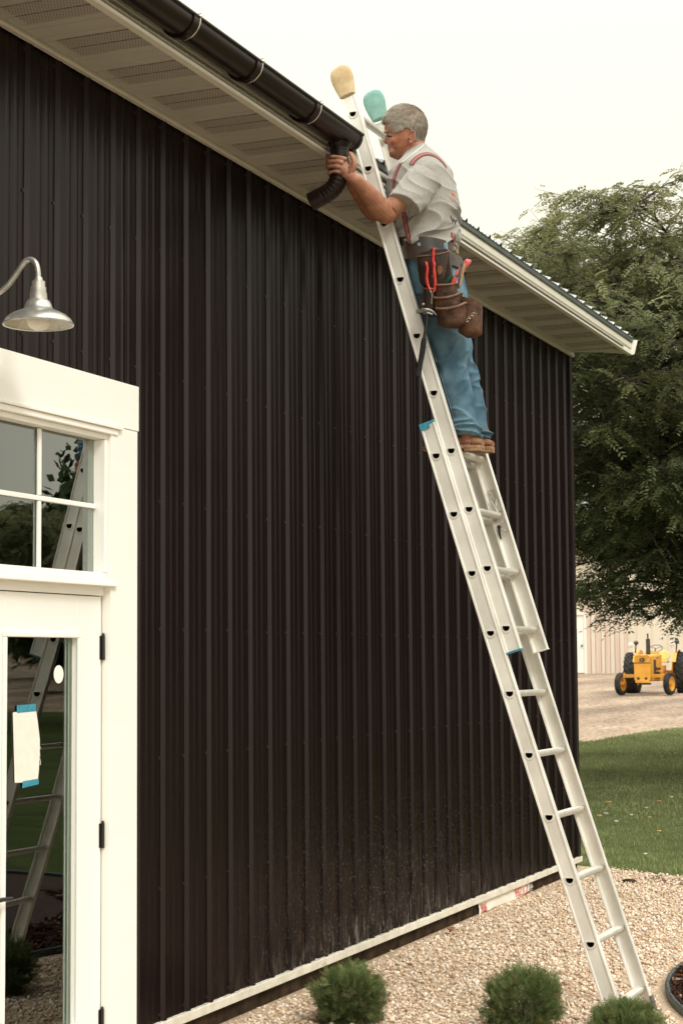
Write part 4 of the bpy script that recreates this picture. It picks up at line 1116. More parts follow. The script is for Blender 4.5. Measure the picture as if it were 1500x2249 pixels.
# stitched hem and shoulder seam of the sleeve, collar rib
M_seam = mat('shirt_seam', (.33,.31,.275), rough=.95)
surf_strip(bvh_shirt, [(851.5,434),(868,443),(886,454),(903,466),(918,474.5)], .0012, 'hem_seam', M_seam, shirt_o, -.0004, 6, .0012)
surf_strip(bvh_shirt, [(905,382),(915,379),(928,383),(941,394),(951,408),(957,424),(957,437)], .0013, 'shoulder_seam', M_seam, shirt_o, -.0004, 6, .0012)
surf_strip(bvh_shirt, [(884,357),(897,346),(910,336),(922,326),(931,319)], .0065, 'collar', mat('collar_rib', (.42,.40,.355), (.47,.45,.40), nscale=200, rough=.95), shirt_o, .0008, 6, .003)
# lettering at the edge of the back print
def stamp(txt, px, py, size, mt, rot, sx=1.0):
    h, nn = hit(bvh_shirt, px, py)
    if h is None: return
    u_ = Vector((0,0,1)); u_ = (u_-nn*u_.dot(nn)).normalized(); r_ = u_.cross(nn).normalized()
    c_, s_ = math.cos(rot), math.sin(rot); x_ = r_*c_+u_*s_; y_ = -r_*s_+u_*c_
    M = Matrix(((x_.x*sx, y_.x, nn.x, h.x+nn.x*.001), (x_.y*sx, y_.y, nn.y, h.y+nn.y*.001), (x_.z*sx, y_.z, nn.z, h.z+nn.z*.001), (0,0,0,1)))
    o = text_mesh(txt, size, M, mt, 'lettering', shirt_o, .0008)
    me = o.data   # drape on the cloth
    ro = ORG[man]
    for v in me.vertices:
        q = v.co+ro; r2 = bvh_shirt.find_nearest(q)
        if r2[0] is not None: v.co = r2[0]+r2[1]*(.0016 if (q-h).dot(nn) > .001 else .0004)-ro
stamp('F', 990.0, 440, .072, mat('red_ink', (.62,.09,.07), (.70,.16,.12), nscale=90, rough=.95), R(-10), 1.5)
stamp('W', 988.5, 488, .050, mat('black_ink', (.03,.03,.035), rough=.95), R(-4), 1.4)

# ---- suspenders
M_susp = mat('suspender_web', (.14,.028,.030), (.20,.055,.052), nscale=300, rough=.9, stretch=(1,1,.1))
M_suspw = mat('suspender_highlight_stripe', (.34,.15,.13), rough=.9)  # pinkish centre stripe, also painting the highlight along the strap
def susp(pts, wd, label=None):
    a = surf_strip(bvh_shirt, pts, wd, 'suspenders', M_susp, man, .0012, 8, .0025)
    if a:
        surf_strip(bvh_shirt, pts, wd*.30, 'highlight_stripe', M_suspw, a, .0024, 8, .0022)
susp([(903,362),(909,353),(917,346),(927,340.5),(938,338.5),(950,341),(961,347),(972,357),(980,368)], .0130)
susp([(887,466),(891,490),(896,515),(902,543)], .0125)
susp([(880,359),(872,374),(866,392),(863.5,412)], .010)
susp([(994,512),(995,524),(995.5,540)], .013)

# ---- jeans
M_jean = mat('blue_denim', (.020,.052,.088), (.155,.262,.325), nscale=6.0, rough=.9, spec=.12, bump=.35, bscale=500, bdist=.002, lo=.30, hi=.72, detail=9)
M_jeand = mat('denim_seam', (.14,.23,.29), (.22,.32,.38), nscale=80, rough=.95)
jn = MB(); jn.loft([ring(r[1], r[2], r[0], YM, r[3]+.003, 48, 2.3) for r in smooth_rows(PEL, 5)])
for rows, yf in ((NEAR, YN), (FAR, YF)):
    yh = YM+(-.088 if yf < YM else .088)
    jn.loft([legring(r, legy(r[0], yf, yh)) for r in smooth_rows(rows, 4)])
jeans = remesh([jn], .0044, 3, 'jeans')
def jean_fold(p, nn):
    px, py = pix(p)
    w_ = noise.noise(Vector((p.x*5, p.y*5, p.z*5)))
    hem = max(0, min(1, (py-880)/45))*max(0, min(1, (968-py)/8)); mid_ = max(0, 1-abs(py-800)/95); top_ = max(0, 1-abs(py-700)/70)
    d = (ridge(noise.noise(Vector((p.x*4, p.y*5, p.z*22+w_*1.5)))*1.5)-.45)*.0260*hem
    dg = p.z*.8-p.x*.6; al = p.x*.8+p.z*.6
    d += (ridge(noise.noise(Vector((al*3, p.y*5+9, dg*15+w_)))*1.5)-.45)*.0200*mid_
    dg2 = p.z*.75+p.x*.66
    d += (ridge(noise.noise(Vector((p.x*3-p.z*3, p.y*5+2, dg2*13+w_)))*1.5)-.45)*.0200*top_
    d += .004*noise.noise(Vector((p.x*9, p.y*9, p.z*6)))
    return d
displace(jeans, jean_fold)
bvh_j = BVHTree.FromPolygons([v.co.copy() for v in jeans.vertices], [tuple(p.vertices) for p in jeans.polygons])
jo = finish(jeans, 'jeans', M_jean, man)
surf_strip(bvh_j, [(938,735),(948,762),(960,800),(972,838),(983,875),(992,905),(999,930),(1003,948)], .0022, 'side_seam', M_jeand, jo, .0002, 8, .0016)
surf_strip(bvh_j, [(1002,950),(1015,955),(1030,959),(1045,962.5),(1054,964.5)], .0042, 'hem', M_jeand, jo, .0004, 6, .0018)
surf_strip(bvh_j, [(1060,967),(1068,968),(1076,968.5)], .0042, 'hem', M_jeand, jo, .0004, 6, .0018)

# ---- boots
M_boot = mat('tan_leather', (.19,.085,.042), (.29,.145,.078), nscale=18, rough=.72, spec=.25, bump=.3, bscale=90, bdist=.004)
M_sole = mat('worn_sole', (.24,.135,.075), (.38,.24,.145), nscale=40, rough=.9, spec=.1, bump=.8, bscale=110, bdist=.006)
def boot(yc, hx, hy, length, rise):
    """hx,hy: picture point of the back of the heel bottom"""
    o0 = S(hx, hy, yc); d = Vector((-1, 0, rise)).normalized(); u_ = Vector((rise, 0, 1)).normalized()
    def P(a, b, c=0): return o0+d*(a*length)+u_*b+Vector((0, c, 0))
    prof_ = [(-.01,.026,.054,.030),(.03,.024,.060,.037),(.12,.024,.072,.039),(.24,.024,.078,.040),(.38,.024,.076,.042),(.55,.024,.066,.046),(.70,.024,.056,.049),(.83,.024,.052,.048),(.93,.025,.046,.040),(.985,.028,.038,.024)]
    mb = MB(); rings = []
    for a, zb, zt_, hw in prof_:
        rg_ = []
        for j in range(24):
            t = 2*math.pi*j/24; c_, s_ = math.cos(t), math.sin(t)
            rg_.append(P(a, (zb+zt_)/2+(zt_-zb)/2*math.copysign(abs(s_)**.8, s_), hw*math.copysign(abs(c_)**.75, c_)*(1-.18*max(0, s_))))
        rings.append(rg_)
    mb.loft(rings); mb.tube([P(.19,.05), P(.20,.12)], .040, 20)
    b = mb.build('boot', M_boot, man, smooth=60)
    mb = MB(); n_ = 22
    outl = []
    for k in range(n_+1):
        a = k/n_; hw = np.interp(a, [0,.06,.2,.38,.6,.78,.92,1], [.026,.036,.040,.038,.049,.051,.043,.012]); outl.append((a*1.02-.015, hw))
    poly = [P(a, 0, h) for a, h in outl]+[P(a, 0, -h) for a, h in outl[::-1]]
    mb.prism([p+u_*.009 for p in poly], u_*.017)
    hp = [P(a, -.004, h*1.0) for a, h in outl if a < .30]+[P(a, -.004, -h*1.0) for a, h in outl[::-1] if a < .30]; mb.prism(hp, u_*.0125)
    for k in range(9):
        a = .42+.065*k
        if a < .99: mb.obox(P(a, .0055), d*.006, Vector((0, np.interp(a, [.4,.7,.95], [.040,.048,.034]), 0)), u_*.004)
    mb.build('sole', M_sole, b, bevel=.002)
    mb = MB()
    for k in range(4): mb.tube([P(.34+.06*k, .074-.006*k, -.022), P(.355+.06*k, .080-.006*k, 0), P(.34+.06*k, .074-.006*k, .022)], .003, 6)
    mb.build('laces', mat('laces', (.16,.10,.06), rough=.9), b)
boot(YN, 1058.5, 989.5, .312, .030); boot(YF, 1081, 992.0, .312, .010)

# ---- leather belt with loops (worn, part of the person)
M_leath = mat('dark_leather', (.012,.008,.006), (.035,.021,.014), nscale=14, rough=.5, spec=.45, bump=.25, bscale=120, bdist=.003)
mb = MB()
def bring(py, df=0.0, db=0.0, dh=0.0, sl=.0): return ring(883-df, 994+db, py, YM, .196+dh, 56, 2.4, 0, py+sl)
a, b = bring(537), bring(560, -3, 4); a2 = bring(537, 2, 2, .005); b2 = bring(560, -1, 6, .005)
mb.loft([a, a2, b2, b, a], cap=False); belt = mb.build('belt', M_leath, man, smooth=50)
M_loop = mat('belt_loop_denim', (.16,.28,.36), (.24,.36,.43), nscale=80, rough=.9)
for px in (919, 977):
    mb = MB(); mb.prism([S(px-2.5, 533, 8.326), S(px+2.5, 533, 8.326), S(px+4, 562, 8.330), S(px-1, 562, 8.330)], (0, .02, 0)); mb.build('belt_loop', M_loop, jo)

# ================================================================== TOOL BELT AND TOOLS
YT = 8.318                                        # outer face of the hip
tb = thing('tool_belt', S(975, 640, YT), 'worn brown leather tool pouches hanging from the man\'s belt', 'tool belt')
M_lea = mat('pouch_leather', (.026,.0115,.0065), (.125,.060,.032), nscale=16, rough=.62, spec=.3, bump=.7, bscale=55, bdist=.008, lo=.3, hi=.7, detail=8)
M_lead = mat('pouch_leather_dark', (.014,.008,.0055), (.05,.026,.016), nscale=12, rough=.5, spec=.45, bump=.3, bscale=80, bdist=.005)
M_rimm = mat('leather_edge', (.10,.048,.022), (.17,.085,.042), nscale=40, rough=.6)
M_riv = mat('rivet', (.75,.73,.66), rough=.3, metal=.9)
def panel(poly, y0, y1, name, mt, bev=.004):
    mb = MB(); mb.prism([S(a, b, y0) for a, b in poly], (0, y1-y0, 0)); return mb.build(name, mt, tb, bevel=bev)
mb = MB(); wb_a = ring(880, 1003, 556, YM, .206, 56, 2.4, 0, 560); wb_b = ring(885, 1012, 584, YM, .210, 56, 2.4, 0, 592); wb_c = ring(882, 1015, 584, YM, .214, 56, 2.4, 0, 592); wb_d = ring(877, 1006, 556, YM, .210, 56, 2.4, 0, 560)
mb.loft([wb_a, wb_d, wb_c, wb_b, wb_a], cap=False); mb.build('waist_band', M_lead, tb, smooth=50)
panel([(914,556),(930,551),(955,547),(980,545),(986,552),(988,575),(993,612),(1003,640),(1000,676),(975,694),(940,694),(920,690),(917,668),(929,640),(927,610),(919,575)], 8.286, 8.312, 'back_panel', M_lead)
# upper nail pouch (open top)
def pocket(pl, pr, ptl, ptr, pb, bulge, yb, name, mt, taper=.86, rim=.0052, n=14, lip=True, sagl=0, roundb=.35):
    mb = MB(); rings = []
    K_ = 10
    for k in range(K_+1):
        t = k/K_
        sc = 1-(1-taper)*t
        if t > 1-roundb: sc *= .35+.65*math.sqrt(max(0, 1-((t-(1-roundb))/roundb)**2))
        cx_ = (pl+pr)/2; hw = (pr-pl)/2*sc
        rg_ = []
        for j in range(n+1):
            a = math.pi*j/n
            px = cx_-hw*math.cos(a); pt = ptl+(ptr-ptl)*j/n+sagl*math.sin(a); py = pt+(pb-pt)*t
            bl = bulge*math.sin(a)**.48*(1-.25*t)*(1 if t < 1-roundb else .55+.45*math.sqrt(max(0, 1-((t-(1-roundb))/roundb)**2)))
            pp_ = S(px, py, yb)+Vector((0, -bl, 0)); rg_.append(pp_+Vector((noise.noise(pp_*22)*.5, -noise.noise(pp_*19+Vector((3,1,5))), 0))*.007*min(1, t*2.5))
        rings.append(rg_+[rg_[-1]+Vector((0,.012,0)), rg_[0]+Vector((0,.012,0))])
    mb.loft(rings, cap=True)
    # inside: darker well
    p = mb.build(name, mt, tb, smooth=55)
    if lip:
        mb = MB(); top = rings[0][:-2]; mb.tube(top, rim, 8); mb.build('rim', M_rimm, p, smooth=60)
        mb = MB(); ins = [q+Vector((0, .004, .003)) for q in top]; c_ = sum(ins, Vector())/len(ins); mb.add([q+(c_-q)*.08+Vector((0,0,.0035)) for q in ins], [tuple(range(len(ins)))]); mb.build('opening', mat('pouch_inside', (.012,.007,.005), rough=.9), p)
    return p
up = pocket(916, 986, 566, 553, 636, .040, 8.288, 'nail_pouch', M_lead, .80, .004, sagl=5)
mb = MB(); em = [(960,585),(966,583),(972,586),(971,597),(965,605),(960,598)]
mb.prism([S(a, b, 8.250) for a, b in em], (0, .006, 0)); mb.build('emblem', mat('embossed_patch', (.20,.085,.025), (.10,.045,.018), nscale=90, rough=.5), up, bevel=.001)
pocket(930, 958, 634, 640, 690, .030, 8.282, 'plier_pocket', M_lead, .85, .004)
pocket(955, 1003, 627, 624, 672, .050, 8.278, 'tool_pocket', M_lea, .96, .0058, sagl=5)
pocket(956, 1014, 654, 643, 692, .062, 8.276, 'tool_pocket', M_lea, .95, .0066, sagl=11)
pocket(962, 1026, 678, 665, 721, .072, 8.274, 'nail_bag', M_lea, .99, .0070, sagl=12, roundb=.20)
bk = pocket(1008, 1058, 650, 668, 742, .075, 8.330, 'rear_pouch', M_lea, .98, .005, lip=False, roundb=.18)
mb = MB()
for q in range(26):
    t = q/25; p0 = S(1024+20*t+2*math.sin(q*1.9), 706-22*t+3*math.sin(q*2.7), 8.252); mb.ball(p0, random.uniform(.0012,.0026), 6, 4)
mb.build('paint_splash', mat('dried_caulk', (.55,.50,.42), rough=.9), bk)
for a, b, q in ((929.5,668,8.262),(928,679.5,8.262),(948,634,8.25),(951,646,8.25)):
    mb = MB(); k_r = 1 if q > 8.255 else .65; mb.lathe([(.001,.004*k_r),(.006*k_r,.003*k_r),(.0075*k_r,0),(.0075*k_r,-.004)], S(a, b, q), 12, axis=(0,-1,0)); mb.build('rivet', M_riv, tb)
mb = MB(); mb.obox(S(929, 676, 8.268), (.012,0,.004), (0,.004,0), (-.006,0,.040)); mb.build('hammer_strap', M_lead, tb, bevel=.002)
M_stit = mat('waxed_stitching', (.20,.12,.065), rough=.9)
mb = MB()
def stitch(pts, y, parent_=None):
    c_ = catmull([S(a, b, y) for a, b in pts], 6)
    for i in range(0, len(c_)-1, 2): mb.tube([c_[i], c_[i].lerp(c_[i+1], .8)], .0009, 4)
stitch([(921,566),(926,590),(931,612),(938,630)], 8.262); stitch([(981,560),(979,585),(975,608),(970,626)], 8.262)
stitch([(966,690),(969,704),(975,714)], 8.236); stitch([(1022,680),(1021,696),(1017,708)], 8.236)
st_ = mb.build('stitching', M_stit, tb); st_['kind'] = 'stuff'
# strap clip at the back of the belt
mb = MB(); 
for a, b in ((997,548),(1003,553)): mb.obox(S(a, b, 8.42), (.006,0,0), (0,.012,0), (0,0,.012))
mb.build('clip', mat('brass_clip', (.35,.25,.14), rough=.4, metal=.7), tb, bevel=.002)

def tool(name, label, cat, group=None):
    return lambda base: thing(name, base, label, cat, group)
# hammer hooked head up on the belt
hm_ = thing('hammer', S(935, 700, 8.245), 'claw hammer with black grip hanging head up from the tool belt', 'hammer')
M_steel = mat('worn_steel', (.22,.21,.195), (.42,.40,.37), nscale=40, rough=.3, metal=.95)
M_grip = mat('black_grip', (.012,.012,.012), (.03,.029,.028), nscale=120, rough=.8, spec=.15, bump=.6, bscale=260, bdist=.003)
mb = MB(); Y_ = 8.243
mb.tube([S(a, b, Y_) for a, b in ((915.5,684),(920,683.5))], [.0125,.0125], 16); mb.tube([S(a, b, Y_) for a, b in ((920,683.5),(925,683),(930,682.5))], [.009,.0085,.0105], 14)
mb.tube(catmull([S(a, b, Y_) for a, b in ((928,682.5),(936,681.5),(945,682.5),(954,687.5),(962,695.5))], 4), lerp_list([.0125,.013,.0105,.0075,.0022], 4), 12)
mb.tube(catmull([S(a, b, Y_-.006) for a, b in ((930,689.5),(938,687.5),(946,689.5),(950,692))], 3), lerp_list([.004,.0055,.005,.002], 3), 8)
mb.build('hammer_head', M_steel, hm_, smooth=45)
mb = MB(); mb.tube([S(a, b, Y_) for a, b in ((938,686),(936.5,705),(933.5,728),(931,748))], [.0092,.0080,.0078,.0092], 14, up=(0,1,0), flat=.75); mb.build('hammer_shaft', mat('dark_steel', (.055,.052,.05), rough=.35, metal=.8), hm_, smooth=50)
mb = MB(); mb.tube(catmull([S(a, b, Y_) for a, b in ((931.5,742),(930,752),(927,775),(922.5,798),(919,816),(917.3,826.5))], 4), lerp_list([.0100,.0145,.0140,.0138,.0162,.0180], 4), 16, up=(0,1,0), flat=.8); mb.build('grip', M_grip, hm_, smooth=50)
# red pliers pairs in the front pocket
M_redg = mat('red_grip', (.40,.018,.013), (.50,.032,.022), nscale=60, rough=.38, spec=.5)
pl1 = thing('pliers', S(945, 640, 8.245), 'red handled pliers standing upright in the front pocket of the tool belt', 'pliers')
def grips(parent, lists, y, r0, mt=None):
    for pts in lists:
        mb = MB(); c_ = catmull([S(a, b, y) for a, b in pts], 4); nn = len(c_)
        mb.tube(c_, [r0*(.80 if i == 0 else 1.0+.06*math.sin(i*1.3)) for i in range(nn)], 12); mb.ball(c_[0], r0*.86, 12, 8); mb.build('grip', mt or M_redg, parent, smooth=60)
grips(pl1, [((935.5,577),(938.5,590),(937,608),(939,624),(944,637))], 8.236, .0078)
grips(pl1, [((953.5,578),(953,592),(954.5,608),(955.5,625),(953,640))], 8.234, .0080)
mb = MB(); mb.tube([S(943, 636, 8.24), S(948, 646, 8.245), S(948, 668, 8.26)], [.006,.010,.007], 10, up=(0,1,0), flat=.6); mb.tube([S(953, 638, 8.24), S(949, 646, 8.245)], .006, 10); mb.build('jaw', M_steel, pl1, smooth=50)
sn = thing('snips', S(951, 575, 8.252), 'red handled snips hooked over the top edge of the dark nail pouch', 'snips')
grips(sn, [((953,547),(951.5,552),(951,565),(951,578))], 8.243, .0078)
mb = MB(); mb.tube([S(953, 547, 8.243), S(949, 546, 8.25), S(945, 550, 8.27)], [.007,.0065,.005], 10); mb.tube([S(951, 578, 8.245), S(950, 610, 8.25)], [.006,.004], 8); mb.build('blade', M_steel, sn, smooth=50)
# tools in the large pocket
sd_ = thing('screwdriver', S(985, 622, 8.25), 'green handled screwdriver leaning in the middle pocket of the tool belt', 'screwdriver')
mb = MB(); mb.tube([S(991.5, 604, 8.250), S(988, 610, 8.250), S(977, 624, 8.252), S(974, 630, 8.255)], [.0105,.0120,.0105,.006], 12); mb.build('handle', mat('green_handle', (.012,.050,.035), (.02,.07,.05), nscale=40, rough=.35), sd_, smooth=45)
mb = MB(); mb.tube([S(974, 628, 8.255), S(970, 645, 8.262)], .0035, 8); mb.build('shaft', M_steel, sd_)
kn = thing('utility_knife', S(996, 616, 8.25), 'short red utility knife in the middle pocket beside the green screwdriver', 'knife')
mb = MB(); mb.tube([S(1000.5, 609, 8.246), S(997, 617, 8.247), S(992, 630, 8.252)], [.0105,.0115,.0105], 8, up=(0,1,0), flat=.8); mb.build('handle', mat('red_plastic', (.60,.05,.04), (.68,.09,.07), nscale=50, rough=.4), kn, smooth=40)
mb = MB(); mb.tube([S(992.5, 629, 8.252), S(989, 640, 8.26)], [.006,.004], 8); mb.build('blade', M_steel, kn)
sh = thing('tin_snips', S(1010, 610, 8.28), 'pinkish red handled tin snips angled out of the back of the large pocket', 'snips')
M_pink = mat('faded_red_grip', (.62,.10,.09), (.70,.17,.15), nscale=60, rough=.45)
grips(sh, [((1031,574),(1024,583),(1013,594),(1004,604))], 8.285, .0105, M_pink)
grips(sh, [((1026,572),(1020,579),(1010,592),(1001,602))], 8.297, .0095, M_pink)
mb = MB(); mb.tube([S(1004, 603, 8.288), S(996, 616, 8.285), S(990, 632, 8.28)], [.009,.008,.005], 10); mb.build('blade', M_steel, sh)
kf = thing('hand_saw_knife', S(1010, 620, 8.27), 'wooden handled drywall saw with a grey blade upright in the rear pocket', 'saw')
mb = MB(); mb.tube([S(1019.5, 579, 8.262), S(1017.5, 590, 8.262), S(1014, 608, 8.262), S(1010, 628, 8.265)], [.0065,.0072,.0066,.006], 10); mb.build('handle', mat('worn_wood', (.30,.19,.095), (.42,.28,.15), nscale=30, rough=.6), kf, smooth=50)
mb = MB(); mb.tube([S(1014.5, 579, 8.27), S(1010.5, 600, 8.27), S(1007, 634, 8.272)], [.006,.0085,.008], 8, up=(0,1,0), flat=.3); mb.tube([S(1019, 577, 8.264), S(1012, 583, 8.268)], [.005,.003], 8); mb.build('blade', mat('grey_blade', (.22,.22,.21), rough=.4, metal=.7), kf, smooth=50)

# ================================================================== DOWNSPOUT ELBOW held in the hands
dn = thing('downspout_elbow', (GX, 7.99, 3.86), 'dark brown crimped downspout elbow held up to the gutter by the man', 'downspout')
pth = [Vector((GX, 7.99, 4.108)), Vector((GX, 7.99, 4.06)), Vector((GX, 7.99, 4.005)), Vector((.556, 7.99, 3.965)), Vector((.538, 7.99, 3.928)), Vector((.508, 7.99, 3.903)), Vector((.468, 7.99, 3.885)), Vector((.41, 7.99, 3.862))]
mb = MB(); cc_ = catmull(pth, 10); nn = len(cc_)
rad = [.0470 if i < 3 else .0458 for i in range(nn)]
for i in range(nn):
    t = i/(nn-1)
    if .36 < t < .84: rad[i] += -.0022*(.5+.5*math.cos((t-.36)*2*math.pi/.066))
mb.tube(cc_, rad, 32, cap=False)
e0, e1 = cc_[-1], cc_[-2]; dr = (e0-e1).normalized()
mb.tube([e0, e0-dr*.05], [.0455, .042], 32, cap=False); mb.tube([cc_[0], cc_[0]-Vector((0,0,.03))], [.0468, .043], 32, cap=False)
mb.build('elbow', M_gutter, dn, smooth=50)
mb = MB(); mb.tube([e0-dr*.004, e0], .0468, 32, cap=False); mb.tube([Vector((GX,7.99,4.103)), Vector((GX,7.99,4.109))], .0482, 32, cap=False); mb.build('rim', M_gutter, dn, smooth=50)
# ================================================================== STONES
M_stone = attr_mat('crushed_limestone', rough=.9, spec=.15, bump=.3, bscale=160, bdist=.002)
def ico():
    bm = bmesh.new(); bmesh.ops.create_icosphere(bm, subdivisions=1, radius=1)
    v = np.array([x.co[:] for x in bm.verts]); f = np.array([[q.index for q in x.verts] for x in bm.faces]); bm.free(); return v, f
def stones():
    iv, if_ = ico()
    P = []
    dens = 3900
    n = int(dens*4.2*8.6)
    xy = np.column_stack([rng.uniform(-.0, 4.2, n), rng.uniform(7.0, 15.6, n)])
    z = np.full(n, G0)
    # keep what the camera (or one a step aside) could see, and what lies in the bed
    d = np.column_stack([xy, z])-np.array(CAM); zz = d@np.array(_f); px = 750+FPX*(d@np.array(_r))/zz; py = 1124.5-FPX*(d@np.array(_u))/zz
    ln = np.array([lawn_near(x) for x in xy[:, 0]])
    k = (px > 180) & (px < 1900) & (py < 2520) & (xy[:, 1] < ln+.02+.05*rng.normal(size=n)) & (np.hypot(xy[:, 0]-4.431, xy[:, 1]-9.906) > 2.76)
    xy = xy[k]; n = len(xy)
    r = rng.uniform(.0050, .0120, n)*np.where(rng.random(n) < .12, 1.35, 1)
    layer = rng.random(n)
    zc = G0-.006+r*.35+layer**2*.018-np.maximum(0, .12-xy[:, 0])*.10
    A = rng.normal(size=(n, 3, 3)); Q, _ = np.linalg.qr(A)
    sc = rng.uniform(.6, 1.25, (n, 1, 3))
    jit = 1+rng.normal(0, .17, (n, len(iv), 1))
    V = iv[None]*jit*sc*r[:, None, None]
    V = np.einsum('nij,nkj->nki', Q, V)
    V[:, :, 2] *= .8
    V += np.column_stack([xy, zc])[:, None, :]
    F = (if_[None]+(np.arange(n)*len(iv))[:, None, None]).reshape(-1, 3)
    pal = np.array([(.64,.51,.38),(.72,.60,.47),(.58,.43,.30),(.78,.69,.57),(.52,.37,.24),(.68,.50,.35),(.40,.27,.17),(.80,.74,.65)])
    c = pal[rng.choice(len(pal), n, p=[.22,.2,.16,.12,.1,.1,.05,.05])]*rng.uniform(.80, 1.12, (n, 1))
    cols = np.repeat(c, len(if_), axis=0)
    o = np_mesh('bed_stones', V.reshape(-1, 3), F, M_stone, cols=cols)
    tag(o, 'pale tan crushed stone bed below the dark wall', 'gravel', kind='stuff')
stones()

# ================================================================== GRASS
M_grass = attr_mat('grass_blades', rough=.75, spec=.15, trans=.25)
def grass():
    N0 = 330000
    x = rng.uniform(-9, 4.3, N0); t = rng.random(N0); y = 13.4+(36.5-13.4)*t**1.25
    ya = np.array([lawn_near(v) for v in x]); yb = np.array([lawn_far(v) for v in x])
    edge = rng.normal(0, .05, N0)
    k = (y > ya+edge) & (y < yb+rng.normal(0, .25, N0)); k &= ~((x < .05) & (y < 14.36))
    d = np.column_stack([x, y, np.zeros(N0)])-np.array(CAM); zz = d@np.array(_f); px = 750+FPX*(d@np.array(_r))/zz
    k &= (px > 1130) & (px < 1760)
    x, y = x[k], y[k]; n = len(x)
    z = np.array([gz(v) for v in y])
    clump = np.array([noise.noise(Vector((a*.9, b*.5, 0)))+.6*noise.noise(Vector((a*3, b*1.6, 4))) for a, b in zip(x, y)])
    strp = np.array([noise.noise(Vector((a*.22, b*.55, 9))) for a, b in zip(x, y)])
    h = rng.uniform(.018, .045, n)*(1+.3*clump); w_ = rng.uniform(.0015, .003, n)*(1+(y-14)/9)
    a = rng.uniform(0, 2*np.pi, n); ln = rng.normal(0, .5, (n, 2))*h[:, None]
    dx, dy = np.cos(a)*w_, np.sin(a)*w_
    V = np.zeros((n, 3, 3)); V[:, 0] = np.column_stack([x-dx, y-dy, z-.004]); V[:, 1] = np.column_stack([x+dx, y+dy, z-.004]); V[:, 2] = np.column_stack([x+ln[:, 0], y+ln[:, 1], z+h])
    F = np.arange(n*3).reshape(n, 3)
    b = np.array([.245, .265, .118]); dry = np.array([.38, .34, .20])
    c = b*(1+.40*clump[:, None]+.35*strp[:, None])*rng.uniform(.7, 1.3, (n, 1)); m_ = rng.random(n) < .09; c[m_] = dry*rng.uniform(.7, 1.1, (m_.sum(), 1))
    o = np_mesh('grass', V.reshape(-1, 3), F, M_grass, cols=np.clip(c, .004, 1)); tag(o, 'short mown green grass behind the stone bed', 'grass', kind='stuff')
grass()

# ================================================================== LEAVES ON THE LAWN
def fallen(loc, col, col2, name, label, cat, sz, group=None):
    t = MB(); pts = [(0,-1),(.35,-.55),(.55,0),(.30,.6),(0,1),(-.32,.55),(-.5,0),(-.3,-.6)]; yaw = random.uniform(0, 6.28); c_, s_ = math.cos(yaw), math.sin(yaw)
    vs = []
    for u_, v_ in pts:
        x, y = u_*sz*c_-v_*sz*s_, u_*sz*s_+v_*sz*c_; vs.append((loc.x+x, loc.y+y, loc.z+.034+abs(u_)*sz*.7+.3*sz*abs(v_)))
    vs.append((loc.x, loc.y, loc.z+.030)); n_ = len(pts)
    t.add(vs, [(i, (i+1) % n_, n_) for i in range(n_)])
    o = t.build(name, mat(name+'_mat', col, col2, nscale=40, rough=.8), loc=loc, smooth=30)
    s = o.modifiers.new('t', 'SOLIDIFY'); s.thickness = .003
    return tag(o, label, cat, group)
yl_ = [(-1.101,19.665,.045),(-.592,19.938,.03),(-.849,18.292,.035),(.042,17.064,.035),(-.326,18.289,.025)]
for x, y, s in yl_: fallen(Vector((x, y, gz(y))), (.55,.32,.09), (.66,.42,.16), 'fallen_leaf', 'yellow fallen leaf lying on the green lawn', 'leaf', s, 'yellow leaves on the lawn')
for x, y, s in ((-.839,18.52,.035),(-.554,18.455,.03),(-.561,17.841,.025),(-.577,19.242,.02),(-.569,20.471,.022),(.30,15.35,.03)): fallen(Vector((x, y, gz(y))), (.62,.58,.50), (.75,.70,.62), 'white_petal', 'small white scrap lying on the green lawn', 'scrap', s, 'white scraps on the lawn')
fallen(Vector((.121,10.779,-.115)), (.26,.11,.055), (.36,.17,.09), 'dead_leaf', 'curled reddish brown dead leaf on the pale stones near the wall', 'leaf', .055)
mb = MB(); q = Vector((.552,13.72,G0)); mb.ball(q+Vector((0,0,.012)), .05, 12, 7, (1.3,.8,.45)); tag(mb.build('dark_stone', M_found, loc=q, smooth=50), 'dark flat stone at the edge between stone bed and lawn', 'stone')
mb = MB(); 
pp = [(.55+.11*i, 13.98-.075*i+.05*math.sin(i*1.7), G0+.010) for i in range(9)]; pq = [(a+.03, b+.26+.05*math.sin(a*9), G0+.010) for a, b, c in pp]
mb.add(pp+pq, [(i, i+1, 10+i, 9+i) for i in range(8)]); tag(mb.build('soil_strip', M_soil), kind='structure')

